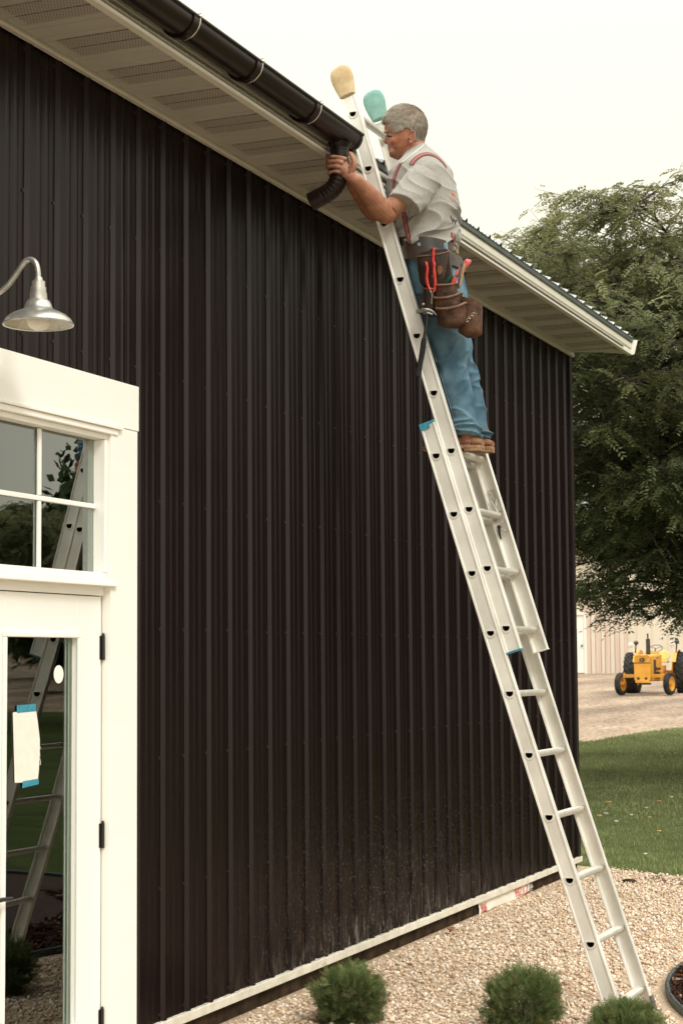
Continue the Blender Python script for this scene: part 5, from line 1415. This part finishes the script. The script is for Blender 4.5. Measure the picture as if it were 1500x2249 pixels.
# ================================================================== SHRUBS
M_shrub = attr_mat('thuja_foliage', rough=.7, spec=.2, trans=.22)
M_twig = mat('thuja_twig', (.035,.026,.015), (.07,.05,.03), nscale=30, rough=.9)
def shrub(cx_, cy_, wd, ht, seed, label):
    rg = np.random.default_rng(seed); C = Vector((cx_, cy_, G0))
    root = thing('globe_shrub', C, label, 'shrub', 'globe shrubs in the stone bed')
    V, F, Cc = [], [], []
    nsp = 3800
    for s in range(nsp):
        # direction over the dome
        th = rg.uniform(0, 2*math.pi); cz = rg.uniform(-.95, 1); sz = math.sqrt(1-cz*cz)
        d = np.array([sz*math.cos(th), sz*math.sin(th), cz])
        lum = 1+.30*noise.noise(Vector(d*2.3)+Vector((seed, 0, 0)))+.17*noise.noise(Vector(d*4.2)+Vector((seed, 3, 0)))
        rr = np.array([wd/2, wd/2, ht*.52])*lum; ctr = np.array([cx_, cy_, G0+ht*.47])
        dep = rg.uniform(.30, 1.0)**.55
        p = ctr+d*rr*dep
        if p[2] < G0+.008: continue
        ax = d*np.array([1, 1, .75])+np.array([0, 0, .60])+rg.normal(0, .50, 3); ax /= np.linalg.norm(ax)
        sd = np.cross(ax, rg.normal(size=3)); sd /= np.linalg.norm(sd); nn = np.cross(ax, sd)
        ln = rg.uniform(.024, .046)*(1.5 if rg.random() < .05 else 1); nb = 6
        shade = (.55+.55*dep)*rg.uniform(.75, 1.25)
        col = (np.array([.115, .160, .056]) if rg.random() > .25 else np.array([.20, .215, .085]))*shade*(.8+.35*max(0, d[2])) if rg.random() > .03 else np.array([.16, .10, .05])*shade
        def leaf(a, b, w_):
            t = (b-a); u = np.cross(t, nn); u = u/(np.linalg.norm(u)+1e-9)*w_
            o = len(V); V.extend([a-u*.6, a+u*.6, b+u*.25, b-u*.25]); F.append((o, o+1, o+2, o+3)); Cc.append(col*rg.uniform(.85, 1.2))
        leaf(p-ax*ln*.25, p+ax*ln, .0017)
        for q in range(nb):
            t = .05+.85*q/nb; b0 = p+ax*ln*t; sg = 1 if q % 2 else -1; l2 = ln*(.52-.36*t)*rg.uniform(.8, 1.2)
            bd = ax*.75+sd*sg*.8; e = b0+bd*l2; leaf(b0, e, .0016)
            leaf(b0+bd*l2*.45, b0+bd*l2*.45+(ax*.95+sd*sg*.25)*l2*.55, .0013); leaf(b0+bd*l2*.3, b0+bd*l2*.3+(ax*.4+sd*sg*1.0)*l2*.45, .0012)
    for s in range(260):       # brown shed sprays lying round the base
        th = rg.uniform(0, 6.28); rr = wd/2*rg.uniform(.55, 1.18); p = np.array([cx_+math.cos(th)*rr, cy_+math.sin(th)*rr, G0+.018+rg.uniform(0,.008)]); ax = np.append(rg.normal(size=2), .1); ax /= np.linalg.norm(ax); sd = np.cross(ax, [0,0,1]); l_ = rg.uniform(.006,.018)
        o = len(V); V.extend([p-sd*.0016, p+sd*.0016, p+ax*l_+sd*.0008, p+ax*l_-sd*.0008]); F.append((o,o+1,o+2,o+3)); Cc.append(np.array([.12,.07,.035])*rg.uniform(.6,1.4))
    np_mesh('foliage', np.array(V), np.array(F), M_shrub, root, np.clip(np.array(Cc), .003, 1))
    mb = MB()
    for k in range(12):
        th = rg.uniform(0, 6.28); rr = rg.uniform(.15, .5)*wd/2
        mb.tube([C+Vector((0,0,-.02)), C+Vector((math.cos(th)*rr*.45, math.sin(th)*rr*.45, ht*.3)), C+Vector((math.cos(th)*rr, math.sin(th)*rr, ht*rg.uniform(.4,.7)))], [.004,.0025,.0012], 5)
    mb.build('stems', M_twig, root)
shrub(.565, 8.03, .325, .265, 1, 'round green shrub touching the foot of the dark wall, leftmost of three')
shrub(1.395, 8.10, .350, .295, 2, 'largest round green shrub, standing out on the stones between the other two')
shrub(1.915, 7.93, .295, .200, 3, 'low round green shrub in front of the foot of the ladder')

# ================================================================== MULCH BED
edge = thing('landscape_edging', (4.431, 9.906, G0), 'dark plastic edging curving round a brown mulch bed right of the ladder foot', 'edging')
mb = MB(); n_ = 120
ringp = [Vector((4.431+2.704*math.cos(2*math.pi*i/n_), 9.906+2.704*math.sin(2*math.pi*i/n_), G0)) for i in range(n_+1)]
def off(p, d, z): v = (p-Vector((4.431, 9.906, G0))).normalized(); return p+v*d+Vector((0,0,z))
mb.loft([[off(p, *q) for q in ((.004,-.03),(.004,.026),(.008,.036),(.004,.046),(-.004,.049),(-.014,.044),(-.016,.034),(-.010,.026),(-.008,-.03))] for p in ringp[:-1]]+[[off(ringp[0], *q) for q in ((.004,-.03),(.004,.026),(.008,.036),(.004,.046),(-.004,.049),(-.014,.044),(-.016,.034),(-.010,.026),(-.008,-.03))]], cap=False)
mb.build('edging_strip', mat('edging_plastic', (.030,.045,.042), (.07,.09,.085), nscale=12, rough=.5), edge, smooth=50)
M_mul = attr_mat('mulch_chips', rough=.95, spec=.1)
def mulch():
    n = 9000; a = rng.uniform(math.radians(125), math.radians(235), n); r = 2.69*np.sqrt(rng.uniform(.55, 1, n))
    x = 4.431+r*np.cos(a); y = 9.906+r*np.sin(a); z = G0+.02+rng.uniform(0, .03, n)
    L_ = rng.uniform(.008, .032, n); W_ = rng.uniform(.002, .007, n); D = rng.normal(size=(n, 3)); D[:, 2] *= .35; D /= np.linalg.norm(D, axis=1)[:, None]
    E_ = np.cross(D, rng.normal(size=(n, 3))); E_ /= np.linalg.norm(E_, axis=1)[:, None]
    c = np.column_stack([x, y, z]); V = np.stack([c-D*L_[:, None]-E_*W_[:, None], c+D*L_[:, None]-E_*W_[:, None]*.6, c+D*L_[:, None]+E_*W_[:, None]*.7, c-D*L_[:, None]+E_*W_[:, None]], 1)
    cols = np.array([.055, .026, .017])*rng.uniform(.4, 1.7, (n, 1)); m_ = rng.random(n) < .05; cols[m_] = (.28, .18, .11)
    tag(np_mesh('mulch_chips', V.reshape(-1, 3), np.arange(n*4).reshape(n, 4), M_mul, cols=cols), 'dark brown wood mulch inside the plastic edging', 'mulch', kind='stuff')
mulch()
mb = MB(); mb.add([Vector((4.431+2.69*math.cos(2*math.pi*i/80), 9.906+2.69*math.sin(2*math.pi*i/80), G0+.018)) for i in range(80)], [tuple(range(80))]); tag(mb.build('mulch_bed', mat('mulch_soil', (.030,.015,.010), (.06,.03,.02), nscale=30, rough=1), ), kind='structure')

# ================================================================== TREES
M_leaf = attr_mat('tree_leaves', rough=.6, spec=.25, trans=.45)
M_bark = mat('bark', (.045,.034,.027), (.10,.08,.065), nscale=8, rough=.95, bump=.8, bscale=24, stretch=(1,1,.3), bdist=.02)
def make_tree(loc, ht, rad, base_h, nlimb, seed, leafsz, tone, label, droop=.35, dens=1.0, group=None):
    rg = np.random.default_rng(seed); rnd = random.Random(seed)
    T0 = Vector(loc); root = thing('tree', T0, label, 'tree', group)
    tk = MB()
    lean = Vector((rnd.uniform(-.06,.06), rnd.uniform(-.06,.06), 1))
    trunk = [T0+Vector((0,0,-.1)), T0+lean*ht*.14, T0+lean*ht*.3+Vector((.05,0,0)), T0+lean*ht*.52+Vector((-.05,.05,0)), T0+lean*ht*.78, T0+lean*ht*.95]
    tc_ = catmull(trunk, 5); nn = len(tc_); tk.tube(tc_, [max(.012, ht*.020*(1-.88*(i/(nn-1))**.9)) for i in range(nn)], 10)
    fr_p, fr_d = [], []
    def env(z):      # crown radius at a height
        t = (z-base_h)/(ht-base_h); t = max(0, min(1, t)); return rad*(.62+.75*t if t < .32 else (.86+.14*math.cos((t-.32)*2.2)) )*math.sqrt(max(.0, 1-max(0, (t-.45)/.55)**2.4))
    for k in range(nlimb):
        t = .20+.74*(k+.5)/nlimb; z0 = ht*t*.86; st = T0+lean*z0
        az = k*2.399963+rnd.uniform(-.3,.3); el = rnd.uniform(.20,.55)+.7*t*t
        zt_ = min(ht*.96, base_h+ (ht-base_h)*(t*1.05-.08)); R_ = max(.35, env(zt_))*rnd.uniform(.82, 1.08)
        hd = Vector((math.cos(az), math.sin(az), 0)); end = T0+hd*R_+Vector((0,0,max(base_h*.85, zt_)))
        midp = st.lerp(end, .5)+Vector((0,0,.10*R_))+Vector((rnd.gauss(0,.1), rnd.gauss(0,.1), 0))*R_
        L1 = catmull([st, midp, end], 8); n1 = len(L1); r0 = ht*.0075*(1.15-.5*t)
        tk.tube(L1, [r0*(1-.85*i/(n1-1)) for i in range(n1)], 7)
        for i in range(3, n1):
            u_ = i/(n1-1)
            for _ in range(2 if i < n1-1 else 3):
                a2 = az+rnd.uniform(-1.35, 1.35); ln = R_*(.60-.22*u_)*rnd.uniform(.55, 1.1)
                d2 = Vector((math.cos(a2), math.sin(a2), rnd.uniform(-.25,.55)-.10*(1-t)))
                e = L1[i]+d2*ln-Vector((0,0,droop*ln*.45*rnd.uniform(.3,1.2)))
                # stay inside the crown
                ex = e-T0; hr = math.hypot(ex.x, ex.y); lim = env(ex.z)*1.10*(1+.16*noise.noise(Vector((a2*1.3, ex.z*.9, seed))))
                if hr > lim and hr > 1e-3: e = T0+Vector((ex.x*lim/hr, ex.y*lim/hr, ex.z))
                if e.z < T0.z+base_h*.72: e.z = T0.z+base_h*rnd.uniform(.72, .95)
                m2 = L1[i].lerp(e, .5)+Vector((0,0,.07*ln)); L2 = catmull([L1[i], m2, e], 4); n2 = len(L2)
                tk.tube(L2, [r0*.34*(1-.8*q/(n2-1)) for q in range(n2)], 4)
                for q in range(2, n2):
                    for _ in range(int(round((2.6 if q > 4 else 1.6)*dens+rnd.random()*.8))):
                        a3 = a2+rnd.uniform(-1.5, 1.5); l3 = rnd.uniform(.12, .36)*rad/2.6; d3 = Vector((math.cos(a3), math.sin(a3), rnd.uniform(-.6,.5)))
                        e3 = L2[q]+d3*l3; tk.tube([L2[q], e3], [r0*.09+.0015, .0015], 3)
                        for _ in range(3):
                            p = L2[q].lerp(e3, rnd.uniform(.25, 1.05))+Vector((rnd.gauss(0,.03), rnd.gauss(0,.03), rnd.gauss(0,.03)))
                            a4 = a3+rnd.gauss(0, .9); fr_p.append(p[:]); fr_d.append((math.cos(a4), math.sin(a4), rnd.uniform(-.75,.35)))
    tk.build('trunk', M_bark, root, smooth=60)
    P = np.array(fr_p); D = np.array(fr_d); D /= np.linalg.norm(D, axis=1)[:, None]; n = len(P)
    # every frond: a curved rachis with pairs of leaflets
    Ls = rg.uniform(.13, .24, n)*leafsz; npair = 7
    up = np.array([0, 0, 1.]); S_ = np.cross(D, up+rg.normal(0, .35, (n, 3))); S_ /= np.linalg.norm(S_, axis=1)[:, None]; Nn = np.cross(S_, D)
    Vs, Cs = [], []
    clump = np.array([noise.noise(Vector(p)*1.1) for p in P]); hrel = (P[:, 2]-T0.z-base_h)/(ht-base_h)
    tn = np.array(tone); yel = np.array([.27, .262, .115])
    mixy = np.clip(.10+.60*hrel+.35*clump+rg.normal(0, .12, n), 0, 1)[:, None]  # crown painted lighter and yellower upward, as if sunlit
    base = (tn*(1-mixy)+yel*mixy)*rg.uniform(.72, 1.28, (n, 1))
    for k in range(npair):
        t = (k+.6)/npair
        c = P+D*(Ls*t)[:, None]+np.array([0, 0, -1.])*(Ls*.42*t*t)[:, None]
        for sg in (-1, 1):
            ll = Ls*(.30-.14*abs(t-.45))*rg.uniform(.8, 1.2, n); wv = ll*.24
            dv = S_*sg*.86+D*.5+np.array([0, 0, -.18])+rg.normal(0, .10, (n, 3)); dv /= np.linalg.norm(dv, axis=1)[:, None]
            wd = np.cross(dv, Nn+rg.normal(0, .25, (n, 3))); wd /= np.linalg.norm(wd, axis=1)[:, None]+1e-9
            a = c; b = c+dv*(ll*.5)[:, None]; e = c+dv*ll[:, None]
            Vs.append(np.stack([a, b+wd*wv[:, None], e, b-wd*wv[:, None]], 1)); Cs.append(base*rg.uniform(.85, 1.15, (n, 1)))
    V = np.concatenate(Vs).reshape(-1, 3); F = np.arange(len(V)).reshape(-1, 4)
    np_mesh('crown', V, F, M_leaf, root, np.clip(np.concatenate(Cs), .004, 1))
    return root, n
def copy_tree(src, loc, rz, sc, label, group=None):
    c = src.copy(); link(c); c.location = loc; c.rotation_euler = (0,0,rz); c.scale = (sc,sc,sc); c['label'] = label
    if group: c['group'] = group
    for ch in src.children:
        d = ch.copy(); link(d); d.parent = c
    return c
t1, nf = make_tree((-.30, 22.6, gz(22.6)), 7.62, 3.60, 2.72, 40, 11, 1.10, (.125,.155,.075), 'feathery green tree behind the corner of the dark building', dens=.57)
print('fronds', nf)
t2, nf = make_tree((1.25, 23.6, gz(23.6)), 7.35, 3.0, 2.5, 28, 5, 1.20, (.11,.14,.065), 'second feathery tree further right behind the first', dens=.8)
# trees across the side lawn: outside the frame, mirrored in the door glass and the steel
lab = 'tree across the side lawn, seen mirrored in the door glass'
for i, (x, y, s, rz) in enumerate(((8.2,29,1.0,1.),(11.5,34,1.05,2.2),(16.5,34,.7,.4),(7.5,41,1.6,3.),(14,46,1.7,4.1),(-12.5,27,1.0,5.))):
    if x > 0: copy_tree(t2, (x, y, gz(y)), rz, s, lab, 'trees across the side lawn')
    else: copy_tree(t2, (x, y, gz(y)), rz, s, 'tree behind the dark building, glimpsed through its upper window panes')
# far wood behind everything on that side
M_wood = attr_mat('far_wood', rough=.8, spec=.1)
def wood():
    V, C_ = [], []
    for k in range(46):
        a = math.radians(rng.uniform(-4, 25)); r = rng.uniform(55, 78); cx_ = CX+r*math.sin(a); cy_ = r*math.cos(a); h = rng.uniform(6, 9); w_ = rng.uniform(3, 5)
        n = 1500; d = rng.normal(size=(n, 3)); d /= np.linalg.norm(d, axis=1)[:, None]; rad_ = rng.uniform(.55, 1.02, (n, 1))**.5
        p = np.array([cx_, cy_, gz(cy_)+h*.52])+d*rad_*np.array([w_, w_, h*.50])*(1+.2*np.sin(d[:, :1]*7+k))
        a_ = rng.normal(size=(n, 3)); a_ /= np.linalg.norm(a_, axis=1)[:, None]; b_ = np.cross(a_, rng.normal(size=(n, 3))); b_ /= np.linalg.norm(b_, axis=1)[:, None]
        V.append(np.stack([p-a_*.28, p+b_*.16, p+a_*.28, p-b_*.16], 1)); C_.append(np.array([.035,.055,.02])*rng.uniform(.6, 1.4, (n, 1)))
    V = np.concatenate(V).reshape(-1, 3); tag(np_mesh('far_wood', V, np.arange(len(V)).reshape(-1, 4), M_wood, cols=np.concatenate(C_)), 'far off wood beyond the side lawn', 'wood', kind='stuff')
wood()

# ================================================================== BARN
def onZ(px, py, Z): return CAM+ray(px, py)*Z
B0, B1 = onZ(1200, 1479, 70.0), onZ(1760, 1477, 66.0)
bz = 1.04
bx = Vector((B1.x-B0.x, B1.y-B0.y, 0)).normalized(); bn = Vector((bx.y, -bx.x, 0))      # bn points to the camera
BO = Vector((B0.x, B0.y, bz))
def BW(a, d, h): return BO+bx*a+bn*d+Vector((0,0,h))
def bpx(px):     # distance along the barn front for a picture column
    d = ray(px, 1450); den = d.x*bn.x+d.y*bn.y; t = ((BO-CAM).x*bn.x+(BO-CAM).y*bn.y)/den; P = CAM+d*t; return (P-BO).dot(bx)
barn = thing('cream_barn', BO, 'cream painted farm shed with a plank sliding door beyond the yard', 'shed')
M_cream = mat('cream_siding', (.74,.665,.54), (.79,.715,.59), nscale=.8, rough=.8, spec=.1)
M_plank = mat('faded_planks', (.64,.50,.40), (.74,.62,.52), nscale=.7, rough=.9, spec=.1, stretch=(6,6,.5), lo=.3, hi=.7)
M_plank2 = mat('pale_planks', (.72,.62,.53), (.78,.70,.61), nscale=.8, rough=.9, spec=.1, stretch=(6,6,.5))
def bbox(mb, a0, a1, d0, d1, h0, h1, mi=0):
    mb.add([BW(a0,d0,h0),BW(a1,d0,h0),BW(a1,d1,h0),BW(a0,d1,h0),BW(a0,d0,h1),BW(a1,d0,h1),BW(a1,d1,h1),BW(a0,d1,h1)], [(0,3,2,1),(4,5,6,7),(0,1,5,4),(1,2,6,5),(2,3,7,6),(3,0,4,7)], mi)
mb = MB(); bbox(mb, -6, 22, -10, 0, -.3, 5.2); barn_w = mb.build('wall', M_cream, barn)
mb = MB(); a = -6
while a < 22: bbox(mb, a, a+.03, .0, .02, -.2, 5.15); a += .6
mb.build('batten', M_cream, barn)
mb = MB(); mb.prism([BW(-6.4,.6,5.0),BW(22.4,.6,5.0),BW(22.4,-5,7.4),BW(-6.4,-5,7.4)], (0,0,.12)); mb.prism([BW(-6.4,-10.6,5.0),BW(22.4,-10.6,5.0),BW(22.4,-5,7.4),BW(-6.4,-5,7.4)], (0,0,.12)); mb.build('roof', M_roof, barn)
pa, pb = bpx(1290), bpx(1372)
pd_ = MB(); np_ = 8; edges = sorted([pa+(pb-pa)*(i+random.uniform(-.18,.18))/np_ if 0 < i < np_ else pa+(pb-pa)*i/np_ for i in range(np_+1)])
for i in range(np_): bbox(pd_, edges[i]+.012, edges[i+1]-.012, .05, .09+.02*random.random(), random.uniform(-.06,.05), 3.05, mi=i % 2)
bbox(pd_, pa-.1, pb+.1, .02, .05, 0, 3.0, 0)
pdo = pd_.build('plank_door', [M_plank, M_plank2], barn)
mb = MB(); bbox(mb, pa-2.6, pb+.3, .12, .24, 3.06, 3.22); mb.build('door_track', mat('track', (.55,.50,.42), rough=.7), barn)
da, db = bpx(1236), bpx(1285)
mb = MB(); bbox(mb, da, db, .03, .07, .05, 2.28); bd = mb.build('door', M_white_s, barn); bd['label'] = 'white side door'
mb = MB(); 
for q in ((da-.1, da, .02, .12, 0, 2.38), (db, db+.1, .02, .12, 0, 2.38), (da, db, .02, .12, 2.285, 2.38)): bbox(mb, *q)
mb.build('door_frame', M_lip, barn)
mb = MB(); mb.ball(BW(db-.1, .12, 1.1), .04, 10, 7); mb.build('handle', M_black, bd)
mb = MB(); bbox(mb, -6.05, 22.05, .0, .03, -.28, -.06+.1); mb.build('base_board', mat('barn_base', (.35,.28,.2), rough=.9), barn)

# ================================================================== TRACTOR
F0 = onZ(1417, 1527, 48.6); R0 = onZ(1446, 1514, 50.35)
tyz = .632
fw_ = Vector((R0.x-F0.x, R0.y-F0.y, 0)); WBASE = 1.85; fw_.normalize(); rt = Vector((fw_.y, -fw_.x, 0))
TO = Vector((F0.x, F0.y, tyz))
def TW(x, y, z): return TO+rt*x+fw_*y+Vector((0,0,z))       # x to the picture's right, y back, z up
trc = thing('tractor', TO, 'old yellow farm tractor parked facing the camera in front of the cream shed', 'tractor')
M_yel = mat('tractor_yellow', (.66,.30,.030), (.74,.37,.050), nscale=3, rough=.38, spec=.5, coat=.2)
M_tyre = mat('tyre_rubber', (.022,.021,.020), (.05,.047,.043), nscale=10, rough=.85, spec=.2)
M_blk = mat('sooty_black', (.025,.021,.020), (.045,.038,.035), nscale=10, rough=.6)
M_lamp = mat('lamp_glass', (.75,.74,.70), rough=.1, spec=.8)
def tbox(mb, x0, x1, y0, y1, z0, z1, mi=0):
    mb.add([TW(x0,y0,z0),TW(x1,y0,z0),TW(x1,y1,z0),TW(x0,y1,z0),TW(x0,y0,z1),TW(x1,y0,z1),TW(x1,y1,z1),TW(x0,y1,z1)], [(0,3,2,1),(4,5,6,7),(0,1,5,4),(1,2,6,5),(2,3,7,6),(3,0,4,7)], mi)
def wheel(x, y, rad, wid, rimr, lug, steer=0.0):
    ax = (rt*math.cos(steer)+fw_*math.sin(steer)).normalized(); c = TW(x, y, rad)
    w2 = wid/2
    mb = MB(); sg = 1
    rim_prof = [(.001,-.02),(rimr*.30,-.02),(rimr*.35,-.05*0),(rimr*.8,-.01),(rimr*.9,.0),(rimr*.94,w2*.75),(rimr*1.0,w2*.85),(rimr*1.03,w2*.85)]
    wh = None
    tp = [(rimr*.98,-w2*.75),(rimr*1.08,-w2*.92),(rad*.80,-w2*1.0),(rad*.93,-w2*.93),(rad*.975,-w2*.72),(rad*.985,0),(rad*.975,w2*.72),(rad*.93,w2*.93),(rad*.80,w2*1.0),(rimr*1.08,w2*.92),(rimr*.98,w2*.75)]
    mb.lathe(tp, c, 40, axis=ax)
    if lug:
        e1 = ax.orthogonal().normalized(); e2 = ax.cross(e1)
        for k in range(22):
            for sd_ in (-1, 1):
                ph0 = 2*math.pi*(k+(.5 if sd_ > 0 else 0))/22
                def pt(ph, r, a): return c+(e1*math.cos(ph)+e2*math.sin(ph))*r+ax*a
                for q in range(3):
                    pa_, pb_ = ph0+.11*q, ph0+.11*(q+1); aa, ab = sd_*w2*(.98-.33*q), sd_*w2*(.98-.33*(q+1)); dw = .045
                    r_in, r_o = rad*.95 if q else rad*.90, rad*1.015 if q else rad*.985
                    vs = [pt(pa_-dw, r_in, aa), pt(pa_+dw, r_in, aa), pt(pb_+dw, r_in, ab), pt(pb_-dw, r_in, ab), pt(pa_-dw*.7, r_o, aa), pt(pa_+dw*.7, r_o, aa), pt(pb_+dw*.7, rad*1.015, ab), pt(pb_-dw*.7, rad*1.015, ab)]
                    mb.add(vs, [(0,3,2,1),(4,5,6,7),(0,1,5,4),(1,2,6,5),(2,3,7,6),(3,0,4,7)])
    else:
        for a in (-.5, -.17, .17, .5): mb.lathe([(rad*.97, a*w2*2*.5-.012),(rad*1.0, a*w2*2*.5-.008),(rad*1.0, a*w2*2*.5+.008),(rad*.97, a*w2*2*.5+.012)], c, 40, axis=ax)
    root = mb.build('wheel', M_tyre, trc, smooth=35)
    mb = MB(); mb.lathe([(.001,-.01),(rimr*.28,-.01),(rimr*.30,.03),(rimr*.36,.0),(rimr*.78,.02),(rimr*.88,w2*.3),(rimr*.93,w2*.78),(rimr*1.02,w2*.82)], c, 32, axis=ax); mb.lathe([(.001,.01),(rimr*.88,-w2*.2),(rimr*.93,-w2*.78),(rimr*1.02,-w2*.82)], c, 32, axis=ax)
    mb.lathe([(.001,.08),(rimr*.2,.07),(rimr*.24,.0)], c, 16, axis=ax)
    mb.build('rim', M_yel, root, smooth=40)
FR, RR = .305, .58
wheel(-.66, 0, FR, .16, .19, False, -.22); wheel(.66, 0, FR, .16, .19, False, -.22)
wheel(-.72, WBASE, RR, .34, .33, True); wheel(.72, WBASE, RR, .34, .33, True)
# hood
def sect(y, hw, z0, z1, rc): 
    pts = [(-hw, z0), (-hw, z1-rc)]+[(-hw+rc*(1-math.cos(a)), z1-rc+rc*math.sin(a)) for a in [math.pi/2*i/5 for i in range(1, 6)]]
    pts += [(-x, z) for x, z in pts[::-1]]; return [TW(x, y, z) for x, z in pts]
mb = MB(); mb.loft([sect(-.36,.205,.70,1.06,.07), sect(-.37,.215,.48,1.075,.075), sect(-.2,.225,.48,1.085,.075), sect(.45,.225,.62,1.10,.075), sect(.95,.225,.66,1.115,.075)]); hood = mb.build('hood', M_yel, trc, smooth=40)
mb = MB(); mb.loft([[TW(x, y, z) for x, z in ((-.215,.40),(-.225,.86),(.225,.86),(.215,.40))] for y in (-.385,-.36)]); tbox(mb, -.19, .19, -.40, -.30, .33, .42); grille = mb.build('grille', M_yel, trc, bevel=.015)
mb = MB(); tbox(mb, -.226, .226, -.392, -.35, .862, .874); mb.build('seam', M_blk, hood)
for x in (-.11, .10):
    mb = MB(); mb.lathe([(.001,.01),(.035,.01),(.04,0),(.04,-.03)], TW(x, -.39, .45), 14, axis=-fw_); mb.build('lamp_socket', M_blk, grille)
mb = MB(); bad = [(-.066,.925),(-.05,.912),(.05,.912),(.066,.925),(.066,.985),(.05,.998),(-.05,.998),(-.066,.985)]; mb.prism([TW(x, -.384, z) for x, z in bad], -fw_*.008); badge = mb.build('badge', M_blk, hood)
mb = MB(); deer = [(-.035,.935),(-.02,.955),(-.030,.972),(-.012,.962),(.010,.962),(.030,.948),(.045,.952),(.030,.938),(.010,.945),(-.010,.944),(-.022,.938)]
mb.prism([TW(x, -.393, z) for x, z in deer], -fw_*.003); mb.build('emblem', M_yel, badge)
mb = MB(); tbox(mb, .226, .232, .05, .36, .52, .95); tbox(mb, -.232, -.226, .05, .36, .52, .95); mb.build('side_screen', M_blk, hood)
mb = MB(); tbox(mb, .226, .231, .42, .78, .985, 1.03); mb.build('side_stripe', mat('grey_decal', (.25,.2,.16), rough=.5), hood)
# engine and chassis
mb = MB(); tbox(mb, -.18, .18, -.2, 1.0, .40, .66); tbox(mb, -.22, .22, .95, 1.9, .36, .80); tbox(mb, -.26, .26, .9, 1.05, .62, 1.10); tbox(mb, -.6, .6, 1.75, 1.95, .48, .66); tbox(mb, .22, .34, .55, .85, .42, .66); mb.build('chassis', M_yel, trc, bevel=.02)
mb = MB(); tbox(mb, .18, .25, .3, .9, .68, .74); tbox(mb, .2, .3, .5, .7, .46, .62); tbox(mb, -.12, .14, -.30, .1, .28, .33); mb.build('engine_parts', M_blk, trc)
mb = MB(); tbox(mb, -.62, -.12, -.06, .06, .47, .56); tbox(mb, .12, .62, -.06, .06, .47, .56); tbox(mb, -.25, .25, -.10, .10, .40, .54)
for x in (-.58, .58): mb.tube([TW(x, 0, .60), TW(x, 0, .30)], .035, 10); mb.tube([TW(x-.02, 0, .305), TW(x+.08*(1 if x > 0 else -1), 0, .305)], .03, 10)
mb.tube([TW(-.55,.12,.5), TW(.55,.12,.5)], .015, 8); mb.build('front_axle', M_yel, trc, bevel=.008)
mb = MB(); mb.tube([TW(.06,.18,1.06), TW(.06,.18,1.52)], [.060,.056], 14); mb.tube([TW(.06,.18,1.52), TW(.055,.18,1.56), TW(.055,.18,1.66)], [.02,.02,.022], 10); mb.build('exhaust', M_blk, trc, smooth=40)
mb = MB(); c = TW(.06, 1.22, 1.26); e1, e2 = rt, (fw_*.86+Vector((0,0,.5))).normalized()
mb.tube([c+(e1*math.cos(2*math.pi*i/28)+e2*math.sin(2*math.pi*i/28))*.19 for i in range(29)], .010, 6, cap=False)
for k in range(3): a = 2*math.pi*k/3+.5; mb.tube([c, c+(e1*math.cos(a)+e2*math.sin(a))*.19], .007, 5)
mb.tube([c, TW(.06, .98, 1.05)], .018, 8); mb.build('steering_wheel', M_blk, trc)
mb = MB(); tbox(mb, -.2, .2, .98, 1.06, 1.08, 1.17); mb.build('dashboard', M_yel, trc, bevel=.02)
mb = MB(); tbox(mb, -.10, .30, 1.55, 1.95, .86, .93); sect_ = [TW(.12+.19*math.cos(a), 1.98+.03*math.sin(a), 1.07+.14*math.sin(a)) for a in [2*math.pi*i/20 for i in range(20)]]; mb.prism(sect_, fw_*.07); mb.build('seat', mat('seat_yellow', (.66,.55,.16), (.72,.62,.22), nscale=4, rough=.6), trc, bevel=.015)
for x in (-.55, .55):
    sg = 1 if x > 0 else -1
    mb = MB(); rings = []
    for k in range(11):
        a = math.radians(28+k*12.5); c = TW(0, WBASE, RR); rr_ = RR*1.10
        y_, z_ = -math.cos(a)*rr_, math.sin(a)*rr_
        rings.append([TW(x+dx, WBASE+y_*(1+q), RR+z_*(1+q)) for dx, q in ((-.07*sg,0),(.05*sg,0),(.05*sg,.03),(-.07*sg,.03))])
    mb.loft(rings); 
    side = [TW(x-.07*sg, WBASE-math.cos(a)*RR*1.10, RR+math.sin(a)*RR*1.10) for a in [math.radians(10+i*12) for i in range(14)]]+[TW(x-.07*sg, WBASE+.4, .62), TW(x-.07*sg, WBASE-.5, .55)]
    mb.prism(side, rt*.02*sg); mb.build('fender', M_yel, trc, smooth=40)
for x, ht_, dx in ((-.62, 1.38, -.10), (.52, 1.40, -.09)):
    mb = MB(); hc_ = TW(x+dx*.6, WBASE-.42, ht_-.02)
    mb.lathe([(.001,.03),(.06,.02),(.070,.0),(.060,-.05),(.02,-.09)], hc_, 18, axis=-fw_); mb.lathe([(.001,.034),(.055,.024)], hc_, 18, axis=-fw_, mi=1)
    mb.tube([hc_-Vector((0,0,.06)), TW(x+.03, WBASE-.36, RR+RR*.9)], .018, 8)
    mb.build('headlight', [M_lip, M_lamp], trc, smooth=40)
    mb = MB(); bc_ = TW(x+.07, WBASE-.3, ht_+.045); mb.ball(bc_, .068, 14, 9); mb.tube([bc_, TW(x+.05, WBASE-.32, RR+RR*.95)], .02, 8); mb.build('warning_lamp', [mat('dark_lens', (.03,.022,.02), rough=.15, spec=.8)], trc, smooth=50)
